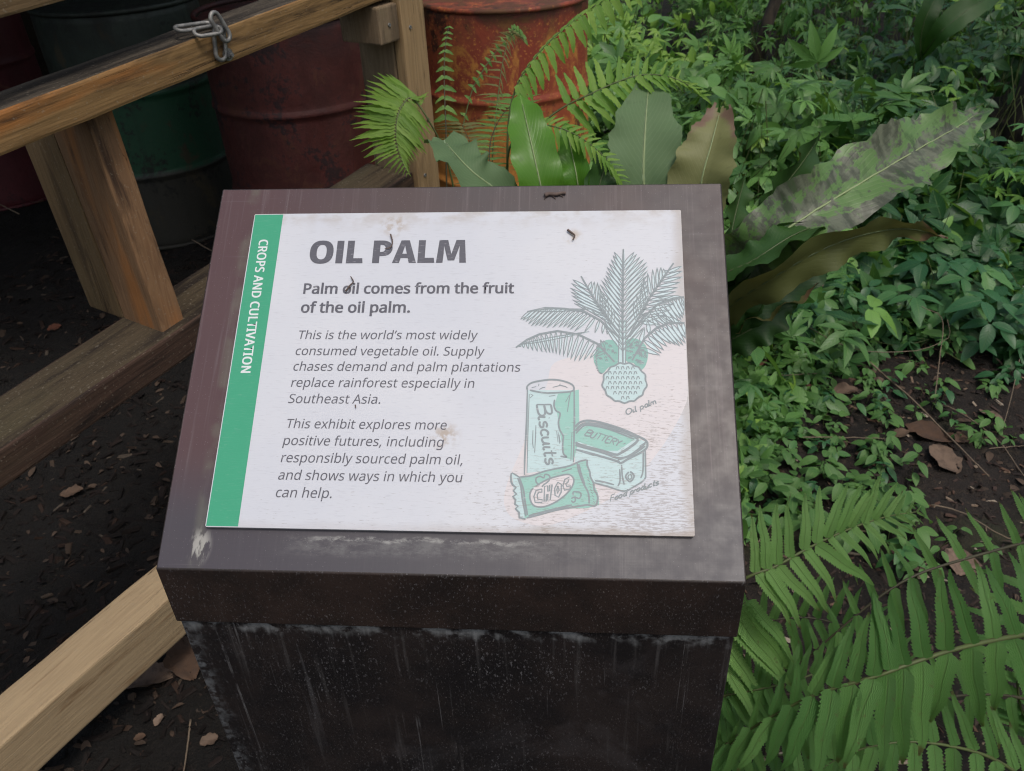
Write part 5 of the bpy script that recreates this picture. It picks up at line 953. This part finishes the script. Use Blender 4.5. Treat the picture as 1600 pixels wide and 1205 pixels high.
def orient(n, r, face, spread):
    """random frames whose normals lean to 'face'"""
    nn = np.asarray(face)[None] + spread * r.standard_normal((n, 3)); nn /= np.linalg.norm(nn, axis=1, keepdims=True)
    x = r.standard_normal((n, 3)); x -= nn * (x * nn).sum(1, keepdims=True); x /= np.linalg.norm(x, axis=1, keepdims=True); y = np.cross(nn, x); return np.stack([x, y, nn], 1)
def leaf_cloud(name, pos, size, tint, var, mat, seed, face=(0, -.35, .8), spread=.38):
    r = np.random.default_rng(seed); Vs, Us, Fs, Ts = [], [], [], []; off = 0; Fr = orient(len(pos), r, face, spread)
    for k in range(len(VARS)):
        idx = np.nonzero(var == k)[0]
        if not len(idx): continue
        v, u, f = VARS[k]; W_ = np.einsum('nk,nij->nkj' if False else 'vk,nkj->nvj', v, Fr[idx]) * size[idx, None, None] + pos[idx, None, :]
        Vs.append(W_.reshape(-1, 3)); Us.append(np.tile(u, (len(idx), 1))); Fs.append((f[None] + len(v) * np.arange(len(idx))[:, None, None]).reshape(-1, 4) + off); Ts.append(np.repeat(tint[idx], len(v))); off += len(idx) * len(v)
    return link(name, np_mesh(name, np.concatenate(Vs), np.concatenate(Fs), np.concatenate(Us), np.concatenate(Ts)), mat)
# ================================================================== UNDERGROWTH
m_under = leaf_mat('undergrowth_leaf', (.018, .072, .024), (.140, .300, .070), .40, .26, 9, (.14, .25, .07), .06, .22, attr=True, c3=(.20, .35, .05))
r = np.random.default_rng(21)
def canopy(x, y): return .05 + .24 * smooth(y, 2.1, 3.3) + .30 * smooth(y, 3.6, 6.5) + .36 * (vnoise(x, y, 1.5, 8) - .45) * smooth(y, 2.2, 3.5) + .22 * (vnoise(x, y, 4, 9) - .5) * smooth(y, 2.2, 3.5)
_a, _b = at_z(1172, 150), at_z(1592, 235); CLEAR = [(_a.x, _a.y, .75, .05), (_b.x, _b.y, .9, .20)]
def under(n, y0, y1, pw, seed):
    r = np.random.default_rng(seed); y = y0 + (y1 - y0) * r.random(n) ** pw; x = .30 + (.62 * y + .75 - .30) * r.random(n)
    x = np.where((y > 4.8) & (r.random(n) < .18), -1.2 + 1.5 * r.random(n), x)
    edge = 1.68 + .62 * vnoise(x, y, 2.2, 12) + .30 * smooth(x, .95, 1.5) - .65 * (1 - smooth(x, .45, .85)) - .15 * smooth(x, 1.5, 2.0)
    hole = vnoise(x, y, 1.1, 14) * .7 + vnoise(x, y, 3.2, 15) * .3
    keep = (y > edge) & ~((hole < .25) & (r.random(n) < .8))
    for tx, ty, ln, wd in CLEAR:
        L_ = math.hypot(tx, ty); a_ = (x * tx + y * ty) / L_; c_ = np.abs(x * ty - y * tx) / L_; keep &= ~((a_ > L_ - ln) & (a_ < L_ + .25) & (c_ < wd))
    x, y = x[keep], y[keep]; n = len(x)
    H = np.maximum(.04, canopy(x, y)); u = .25 + .75 * r.random(n) ** .6; z = ground_z(x, y) + H * u
    size = (.095 + .12 * r.random(n) ** 1.5) * (1 - .08 * smooth(y, 3, 6)) * np.where(y < edge[keep] + .35, .62, 1)
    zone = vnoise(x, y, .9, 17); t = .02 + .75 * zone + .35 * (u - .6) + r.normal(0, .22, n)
    t += .65 * smooth(y, 3.7, 4.9) * (1 - smooth(x, .9, 1.9)) - .32 * smooth(x / y, .34, .5)  # sunlit patch at the back painted as yellower leaves; darker towards the right
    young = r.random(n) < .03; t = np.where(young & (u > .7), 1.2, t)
    zv = vnoise(x, y, .8, 18); var = np.where(r.random(n) < smooth(zv, .35, .6), 5 + r.integers(0, 4, n), r.integers(0, 5, n)); var = np.where(r.random(n) < .2, 9 + r.integers(0, 3, n), var)
    br = (x / y > .46) & (y < 3.8) & (r.random(n) < .55); size = np.where(br, size * 1.45, size); var = np.where(br, r.integers(0, 3, n), var); t = np.where(br, t - .12, t)
    return np.stack([x, y, z], 1), size, np.clip(t, 0, 1.25), var
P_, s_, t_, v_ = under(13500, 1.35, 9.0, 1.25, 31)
# scattered taller clumps with bigger leaves
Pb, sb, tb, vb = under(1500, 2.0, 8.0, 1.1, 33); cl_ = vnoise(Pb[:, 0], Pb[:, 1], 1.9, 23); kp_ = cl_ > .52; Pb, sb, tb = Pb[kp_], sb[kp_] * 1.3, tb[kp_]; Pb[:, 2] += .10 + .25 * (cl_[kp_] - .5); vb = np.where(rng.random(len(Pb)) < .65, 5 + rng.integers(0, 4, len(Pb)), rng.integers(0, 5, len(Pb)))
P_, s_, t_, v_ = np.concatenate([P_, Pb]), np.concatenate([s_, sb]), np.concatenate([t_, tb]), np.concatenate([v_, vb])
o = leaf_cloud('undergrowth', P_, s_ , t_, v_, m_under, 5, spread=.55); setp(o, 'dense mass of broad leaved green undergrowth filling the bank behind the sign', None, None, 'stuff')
# thin stems and tendrils in the mass
V, Fq = [], []; rs = random.Random(9)
for k in range(750):
    y = rs.uniform(2.2, 6.0); x = rs.uniform(.4, .55 * y + .7); z0 = float(ground_z(x, y)); H = float(max(.05, canopy(x, y))); p0 = np.array([x, y, z0]); p1 = p0 + np.array([rs.gauss(0, .10), rs.gauss(0, .08), H * rs.uniform(.8, 1.35)]); mid = (p0 + p1) / 2 + np.array([rs.gauss(0, .04), rs.gauss(0, .03), .03]); w_ = rs.uniform(.0010, .0022); b = len(V) * 1
    for q in (p0, mid, p1): V += [q + (-w_, 0, 0), q + (w_, 0, 0), q + (0, w_ * 1.6, 0)]
    for a in (0, 3):
        for j in range(3): Fq.append((b + a + j, b + a + (j + 1) % 3, b + a + 3 + (j + 1) % 3, b + a + 3 + j))
o = link('undergrowth_stems', np_mesh('undergrowth_stems', np.array(V), np.array(Fq)), m_stalk); setp(o, 'thin green stems threading through the undergrowth', None, None, 'stuff')

# ---- plants one can tell apart at the near edge of the bank
VM = [mesh('leaf', v, [tuple(q) for q in f.tolist()], u) for v, u, f in VARS]
m_pl = leaf_mat('bank_plant_green', (.038, .13, .042), (.095, .235, .065), .42, .3, 9, (.12, .24, .07), .06, .3)
m_pl_d = leaf_mat('bank_plant_dark', (.020, .088, .032), (.040, .135, .048), .38, .25, 9, (.08, .16, .06), .06, .3)
m_pl_y = leaf_mat('bank_plant_young', (.10, .24, .035), (.17, .33, .05), .45, .4, 9, (.22, .34, .12), .06, .3)
m_sd = leaf_mat('seedling_green', (.055, .15, .035), (.10, .22, .055), .5, .3, 12, (.18, .28, .10), .07, .4)
def put_leaf(parent, me, p, d, up_, size, mat, name='leaf'):
    d = Vector(d).normalized(); up_ = Vector(up_); z = (up_ - d * up_.dot(d)).normalized(); y = z.cross(d); o = link(name, me)
    if not o.data.materials: o.data.materials.append(mat)
    o.material_slots[0].link = 'OBJECT'; o.material_slots[0].material = mat
    Mx = Matrix((d * size, y * size, z * size)).transposed().to_4x4(); Mx.translation = Vector(p); o.parent = parent; o.matrix_parent_inverse = Matrix.Translation(-parent.location); o.matrix_basis = Mx; return o
PLANTS = []
def leafy_plant(x, y, h, nl, size, kinds, mat, label, group, seed, name='leafy_plant', cat='plant', lean=(0, -.1)):
    rr = random.Random(seed); z = float(ground_z(x, y)); e = empty(name, (x, y, z - .004), label, cat, group)
    top = Vector((x + lean[0] * h + rr.gauss(0, .06) * h, y + lean[1] * h + rr.gauss(0, .06) * h, z + h)); P = spline([(x, y, z - .004), (x + rr.gauss(0, .05) * h, y + rr.gauss(0, .05) * h, z + h * .5), top], 7)
    wparent(link('stem', tube('stem', P, max(.0009, h * .007), .0007, 5), m_stalk), e); a0 = rr.uniform(0, 6.28)
    for i in range(nl):
        t = .25 + .75 * (i + 1) / nl; k = min(int(t * 6), 6); p = P[k]; a = a0 + i * 2.4 + rr.uniform(-.3, .3); out = Vector((math.cos(a), math.sin(a), .15 + .5 * t)); q = p + out * size * rr.uniform(.12, .35) * (1.3 - t * .6)
        put_leaf(e, VM[rr.choice(kinds)], q, (math.cos(a), math.sin(a), rr.uniform(-.35, .2)), (0, -.25, 1), size * rr.uniform(.75, 1.15), mat)
    PLANTS.append((e, top, group, label)); return e
rs = random.Random(44); cnt = 0
big = [(1500, 470), (1560, 520), (1590, 440), (1440, 500), (1520, 560), (1380, 470), (1590, 560), (1460, 420), (1330, 500), (1550, 400), (1290, 520), (1400, 540), (1240, 540), (1490, 520), (1350, 440)]
for k, (px, py) in enumerate(big):
    p = at_z(px, py, .0); leafy_plant(p.x, p.y, rs.uniform(.14, .24), rs.choice((5, 6, 7)), rs.uniform(.15, .20), (0, 1, 2, 3), rs.choice((m_pl_d, m_pl_d, m_pl)), 'dark green broad leaved vine plant at the near edge of the bank', 'broad leaved plants at the edge of the bank', 500 + k)
for k, (px, py) in enumerate(((1545, 300), (1570, 330), (1510, 320), (1215, 500), (1250, 250), (1440, 180), (1330, 185), (1465, 80), (1185, 230), (1225, 150), (1470, 260))):
    p = at_z(px, py + 70, .0); leafy_plant(p.x, p.y, rs.uniform(.35, .5), 6, rs.uniform(.11, .14), (5, 6, 7, 8), m_pl_y if k % 3 else m_pl, 'lighter green sprig of hand shaped leaves standing up from the bank', 'light sprigs standing in the bank', 700 + k)
for k in range(34):
    px = rs.uniform(1170, 1600); py = rs.uniform(470, 575); p = at_z(px, py, 0); leafy_plant(p.x, p.y, rs.uniform(.05, .12), rs.choice((4, 5, 6)), rs.uniform(.05, .085), (0, 1, 9, 10, 3), rs.choice((m_pl, m_pl_d, m_sd)), 'small leafy plant rooted where the bank meets bare soil', 'small plants along the edge of the bank', 800 + k)
seeds_ = [(1175, 600), (1195, 640), (1180, 690), (1215, 720), (1245, 690), (1200, 770), (1240, 760), (1280, 735), (1300, 700), (1310, 770), (1340, 790), (1365, 770), (1185, 820), (1225, 800), (1265, 800), (1290, 655), (1330, 640), (1355, 620), (1300, 590), (1265, 610), (1230, 580), (1400, 800), (1420, 840), (1390, 850), (1370, 820), (1440, 610), (1430, 640), (1425, 735), (1485, 650), (1530, 690), (1495, 830), (1470, 860), (1400, 880), (1435, 900), (1540, 860), (1350, 580), (1390, 600), (1340, 840), (1310, 820), (1175, 745), (1165, 650), (1210, 560), (1255, 835), (1180, 530)]
for k, (px, py) in enumerate(seeds_):
    p = at_z(px, py, .02); big_ = 1175 < px < 1440 and py > 730
    leafy_plant(p.x, p.y, rs.uniform(.04, .07) * (1.5 if big_ else 1), rs.choice((4, 5, 6)) + (3 if big_ else 0), rs.uniform(.045, .065) * (1.15 if big_ else .9) * (.75 if px > 1420 else 1), (9, 10, 9, 10, 11), m_sd if k % 4 else m_pl, 'small oval leaved seedling on the bare soil right of the plinth', 'seedlings on the bare soil', 900 + k, 'seedling', 'seedling')
p = at_z(1190, 640, .0); leafy_plant(p.x, p.y, .10, 3, .17, (6, 7), m_pl, 'green seedling with large notched leaves touching the right edge of the plinth', None, 951, 'seedling', 'seedling', (-.3, 0))

# ---- more low creepers on the soil
rs = random.Random(77)
for k in range(84):
    px = rs.uniform(1165, 1430) if k < 70 else rs.uniform(1430, 1590); py = rs.uniform(565, 800) if k < 70 else rs.uniform(590, 700); p = at_z(px, py, .01)
    if abs(px - 1450) < 60 and abs(py - 700) < 50: continue
    leafy_plant(p.x, p.y, rs.uniform(.03, .06), rs.choice((4, 5, 6, 7)), rs.uniform(.04, .062), (9, 10, 0, 11), m_sd if k % 3 else m_pl_d, 'small', 'seedlings on the bare soil', 1300 + k, 'seedling', 'seedling')
# ---- dead leaves and twigs
M = MT('dead_leaf'); g = M.obj(); q_ = M.ramp(M.rand(), [(0, (.07, .04, .026)), (.35, (.12, .082, .058)), (.7, (.18, .13, .098)), (1, (.10, .032, .018))]); n = M.noise(M.obj(), 38, 6, .75)
q_ = M.mix(M.mr(n, .45, .7, 0, .7), q_, (.05, .035, .028)); M.set(col=q_, rough=.75, spec=.2); M.bump(n, .5, .004); m_dead = M.m
def dead_leaf(px, py, L, ang, label, seed, wd=.38, z0=.012, col=None, curl=.5):
    p = at_z(px, py, 0.0); p.z = float(ground_z(p.x, p.y)) + z0; rr = random.Random(seed); segs, m = 9, 6; V, U, Fc = [], [], []
    for i in range(segs + 1):
        t = i / segs; e = max(.05, math.sin(math.pi * min(1, t * .94 + .03)) ** .7) * (1 + .16 * rr.uniform(-1, 1))
        for j in range(m + 1):
            v = -1 + 2 * j / m; x = t * L - L / 2; y = v * wd * L * e * (1 + .10 * rr.uniform(-1, 1)); z = curl * L * (.30 * v * v * e + .25 * (t - .5) ** 2) + rr.uniform(-.02, .02) * L + .03 * L * math.sin(v * 7 + t * 9 + seed)
            V.append((x, y, z)); U.append((t, j / m))
    for i in range(segs):
        for j in range(m): a = i * (m + 1) + j; Fc.append((a, a + 1, a + m + 2, a + m + 1))
    me = mesh('dead_leaf', V, Fc, U); e = link('dead_leaf', me, m_dead); e.location = p; e.rotation_euler = (rr.uniform(-.25, .25), rr.uniform(-.25, .25), rad(ang)); setp(e, label, 'leaf', 'fallen dead leaves on the soil')
    return e
def litter(name, n, reg, seed, label, k0=.018, k1=.05):
    r = np.random.default_rng(seed); xy = reg(r, n); pos = np.stack([xy[:, 0], xy[:, 1], ground_z(xy[:, 0], xy[:, 1]) + .008], 1)
    o = leaf_cloud(name, pos, k0 + (k1 - k0) * r.random(n) ** 2, r.random(n), 9 + r.integers(0, 3, n), m_litter, seed, (0, 0, 1), .28); setp(o, label, None, None, 'stuff')
m_litter = leaf_mat('leaf_litter', (.022, .015, .011), (.085, .055, .038), .8, .05, 9, (.06, .045, .03), .06, .3, attr=True)
litter('leaf_litter', 1500, reg_left, 91, 'dark rotting leaf litter scattered over the mulch in the pen'); litter('leaf_litter', 1500, reg_right, 92, 'brown leaf litter scattered over the soil under the plants')
DL = [(232, 1068, .105, 10, 'wide tan dead leaf lying beside the bottom rail left of the plinth', .42), (292, 1040, .12, -55, 'brown ribbed dead leaf tucked against the left side of the plinth', .3),
 (98, 545, .045, 20, 'small tan leaf scrap on the black soil left of the upright board', .4), (1184, 572, .065, 70, 'pinkish dry leaf standing curled beside the plinth right edge', .4), (1282, 566, .12, -15, 'red brown dead leaf half hidden under the bank plants', .4),
 (1262, 622, .13, 8, 'crumpled tan dead leaf on the soil below the red brown one', .28), (1318, 618, .09, 15, 'narrow tan leaf right of the crumpled dead leaf', .25), (1448, 678, .12, -50, 'long grey tan leaf curling down the bare soil', .28), (1474, 722, .10, -70, 'grey dead leaf with a pointed lower tip on the bare soil', .4),
 (1500, 690, .05, 30, 'small round tan leaf right of the long curling leaf', .4), (1405, 680, .06, 10, 'dark scrap of dry leaf left of the long curling leaf', .35), (1545, 655, .07, -60, 'dark brown leaf on the soil at the right', .3), (12, 335, .09, 30, 'grey dry leaf at the foot of the crimson drum', .4), (62, 350, .10, -15, 'second grey dry leaf before the crimson drum', .3),
 (268, 402, .12, -10, 'grey dead leaf at the foot of the green banded drum', .3), (318, 410, .06, 40, 'small grey leaf touching the plinth outline below the green drum', .4), (118, 782, .06, 10, 'reddish brown leaf scrap on mossy soil left of the plinth', .35), (1500, 880, .09, 60, 'torn brown leaf at the edge of the dark fern', .4), (1375, 600, .05, 0, 'small brown leaf under the seedlings', .4),
 (222, 1160, .022, 20, 'orange brown wood scrap at the bottom left', .4), (250, 1130, .026, 75, 'orange bark scrap near the plinth foot', .35), (330, 1165, .034, 30, 'pale brown leaf scrap beside the plinth foot', .35), (175, 395, .05, 0, 'small dark leaf behind the upright board', .4)]
for k, (px, py, L, a, lab, wd) in enumerate(DL): dead_leaf(px, py, L * (1.25 if py < 500 else 1), a, lab, 60 + k, wd, curl=.35 if k % 3 else .6)
M = MT('dry_twig'); M.set(col=M.mix(M.noise(M.obj(), 60, 3), (.10, .07, .045), (.20, .155, .11)), rough=.8); m_twig = M.m
TW = [([(1460, 625, .03), (1468, 560, .08), (1472, 500, .16), (1440, 480, .22)], .0018, 'upright thin pale vine stem rising from the bare soil'), ([(1455, 628, .01), (1500, 645, .02), (1560, 690, .015), (1600, 745, .02), (1640, 800, .02)], .002, 'thin trailing stem crossing the soil to the right edge'),
 ([(1350, 560, .05), (1420, 620, .015), (1490, 690, .015), (1545, 745, .02)], .0032, 'straight brown twig slanting across the bare soil'), ([(1250, 684, .03), (1300, 684, .03), (1355, 685, .03), (1400, 688, .03)], .0018, 'reddish creeping stem joining the seedlings'),
 ([(1600, 530, .06), (1580, 620, .03), (1565, 675, .02)], .0015, 'thin stem hanging from the plants at the right'), ([(1545, 702, .02), (1600, 697, .02)], .0015, 'short dark twig near the right edge'), ([(1455, 790, .02), (1500, 800, .02), (1560, 835, .02), (1600, 850, .02)], .002, 'pale twig lying above the dark fern'),
 ([(298, 1125, .01), (294, 1160, .015), (286, 1215, .02)], .0022, 'slender upright brown twig beside the plinth foot'), ([(1215, 588, .03), (1260, 585, .04), (1300, 584, .03)], .0014, 'short straw coloured stalk under the bank plants'), ([(1260, 510, .12), (1330, 545, .14), (1420, 550, .14), (1480, 530, .14), (1480, 500, .2)], .0014, 'looping pale vine tendril along the edge of the bank'),
 ([(1175, 860, .02), (1230, 790, .02), (1255, 760, .03)], .0018, 'curved brown stem among the seedlings beside the plinth'), ([(30, 335, .13), (-10, 315, .16)], .003, 'short twig by the crimson drum'), ([(300, 375, .13), (330, 392, .12), (345, 400, .12)], .003, 'dark twig lying against the green banded drum')]
for k, (P, r_, lab) in enumerate(TW):
    Q = spline([at_z(x, y, z) for x, y, z in P], 14); rr = random.Random(k)
    for q in Q: q.z = max(q.z, float(ground_z(q.x, q.y)) + r_) + rr.uniform(0, .003)
    o = link('twig', tube('twig', [q - Q[0] for q in Q], r_, r_ * .6, 5), m_twig); o.location = Q[0]; setp(o, lab, 'twig')

# ---- saplings and trees of the bank
M = MT('dark_bark'); g = M.obj((1, 1, .35)); n = M.noise(g, 24, 5, .7); M.set(col=M.mix(M.mr(n, .35, .65), (.022, .017, .013), (.06, .045, .032)), rough=.9); M.bump(n, .7, .01); m_bark = M.m
m_crown = leaf_mat('crown_leaf', (.03, .09, .02), (.07, .16, .03), .45, .3, 9, (.1, .2, .06), .06, .2, attr=True)
def tree(pts, r0, r1, cz, cr, nleaf, label, seed):
    rr = random.Random(seed); b = pts[0]; e = empty('tree', b, label, 'tree', 'trees growing out of the bank'); P = spline(pts, 16)
    wparent(link('trunk', tube('trunk', P, r0, r1, 10), m_bark), e); top = P[-1]
    for k in range(5):
        a = rr.uniform(0, 6.28); s = P[9 + k % 5]; q = s + Vector((math.cos(a) * cr * .7, math.sin(a) * cr * .7, rr.uniform(.3, .9))); wparent(link('limb', tube('limb', spline([s, (s + q) / 2 + Vector((0, 0, -.05)), q], 6), r1 * .7, .006, 6), m_bark), e)
    g = np.random.default_rng(seed); n = nleaf; th = g.uniform(0, 6.28, n); cl = g.integers(0, 9, n); cen = g.normal(0, .45, (9, 3)) * cr; pos = cen[cl] + g.normal(0, .32, (n, 3)) * cr * .8; pos[:, 2] *= .55; pos += np.array([top.x, top.y, cz])
    o = leaf_cloud('crown', pos, .10 + .08 * g.random(n), g.random(n), 9 + g.integers(0, 3, n), m_crown, seed, (0, 0, 1), .6); wparent(o, e)
def gnd(px, py): p = at_z(px, py, 0); p.z = float(ground_z(p.x, p.y)); return p
b = gnd(1172, 150); tree([b, b + Vector((.05, 0, .4)), b + Vector((.17, .03, .9)), b + Vector((.32, .1, 2.4)), b + Vector((.3, .1, 3.4))], .040, .025, 3.9, 1.2, 600, 'thin dark slanting sapling trunk in the undergrowth above the plinth right corner', 71)
b = gnd(1592, 235); tree([b, b + Vector((.02, 0, .8)), b + Vector((.1, .05, 2.0)), b + Vector((.2, .1, 3.4))], .10, .05, 4.0, 1.4, 700, 'dark brown tree trunk at the right edge behind the mottled leaf', 72)
b = Vector((4.2, 7.2, float(ground_z(4.2, 7.2)))); tree([b, b + Vector((0, 0, 1.5)), b + Vector((-.1, 0, 4.0))], .13, .07, 4.6, 1.9, 1200, 'tree behind the bank beyond the top right corner', 73)
b = gnd(1385, 60); 
o = link('stump', tube('stump', spline([gnd(1440, 190), gnd(1440, 190) + Vector((.01, .0, .10)), gnd(1440, 190) + Vector((.0, 0, .26))], 8), .09, .07, 12), m_bark); setp(o, 'low mossy brown stump among the undergrowth above the mottled leaf', 'stump')
b = gnd(1500, 60); o = link('red_leaf_shoot', tube('red_leaf_shoot', spline([b, b + Vector((-.1, 0, .35)), b + Vector((.05, 0, .8))], 8), .016, .008, 7), m_bark); setp(o, 'dark leaning shoot crossing the undergrowth near the top right corner', 'shoot')
# two broad strap leaves far back
bn = empty('strap_leaved_plant', gnd(1445, 110), 'broad strap leaved plant in the shade near the top right corner', 'plant')
strap(bn, [(1440, 90, 4.2), (1470, 50, 4.0), (1520, 10, 3.95), (1570, -15, 4.0)], .06, nf_dark, -.2, .2, .05, 18, seed=31); strap(bn, [(1438, 95, 4.2), (1440, 50, 4.1), (1455, 10, 4.05), (1480, -30, 4.1)], .05, nf_dark, .4, .2, .05, 18, seed=32)

# ---- every small plant gets the label of the landmark it stands closest to
def pix(p): c = R.T @ (np.array(p) - CAM); return np.array([CX + F * c[0] / c[2], CY + F * c[1] / c[2]])
LM = [((1282, 566), 'the red brown dead leaf'), ((1262, 622), 'the crumpled tan dead leaf'), ((1448, 678), 'the long curling dead leaf'), ((1474, 722), 'the pointed grey dead leaf'), ((1184, 572), 'the pinkish dry leaf'), ((1545, 655), 'the dark brown dead leaf'),
 ((1535, 178), 'the tip of the mottled leaf'), ((1480, 373), "the olive leaf's brown tip"), ((1135, 290), "the plinth's upper right corner"), ((1163, 905), "the plinth's lower right corner"), ((1430, 800), "the bright frond's tip"), ((1468, 530), 'the upright vine stem'),
 ((1200, 60), 'the slanting sapling trunk'), ((1545, 745), "the brown twig's lower end"), ((1480, 40), 'the strap leaved plant'), ((1500, 880), 'the torn brown leaf'), ((1590, 210), 'the dark tree trunk'), ((1350, 560), "the brown twig's upper end"), ((1245, 760), 'the curved brown stem'), ((1300, 684), "the reddish creeping stem's middle"), ((1405, 680), 'the dark leaf scrap'), ((1375, 600), 'the small brown leaf'), ((1190, 640), 'the notched leaf seedling'), ((1163, 760), "the plinth's right edge midpoint"), ((1300, 835), "the bright frond's middle")]
KIND = {'broad leaved plants at the edge of the bank': 'dark broad leaved vine plant', 'light sprigs standing in the bank': 'light green sprig of hand shaped leaves', 'small plants along the edge of the bank': 'small plant at the soil edge', 'seedlings on the bare soil': 'small oval leaved seedling'}
ORD = ['nearest', 'second nearest', 'third nearest', 'fourth nearest', 'fifth nearest', 'sixth nearest', 'seventh nearest', 'eighth nearest', 'ninth nearest', 'tenth nearest', 'eleventh nearest', 'twelfth nearest', 'thirteenth nearest', 'fourteenth nearest', 'fifteenth nearest', 'sixteenth nearest', 'seventeenth nearest', 'eighteenth nearest', 'nineteenth nearest', 'twentieth nearest', 'twenty first nearest', 'twenty second nearest', 'twenty third nearest', 'twenty fourth nearest']
for gname, kind in KIND.items():
    G_ = [(e, pix(t)) for e, t, g, l in PLANTS if g == gname]; ranks = {}
    for j, (lp, ln) in enumerate(LM):
        for k, (i, d) in enumerate(sorted(((i, float(np.hypot(*(q - np.array(lp))))) for i, (e, q) in enumerate(G_)), key=lambda a: a[1])): ranks.setdefault(i, []).append((k, d, ln))
    for i, (e, q) in enumerate(G_):
        k, d, ln = min(ranks[i], key=lambda a: (a[0], a[1])); e['label'] = '%s, %s to %s' % (kind, ORD[min(k, 23)], ln)
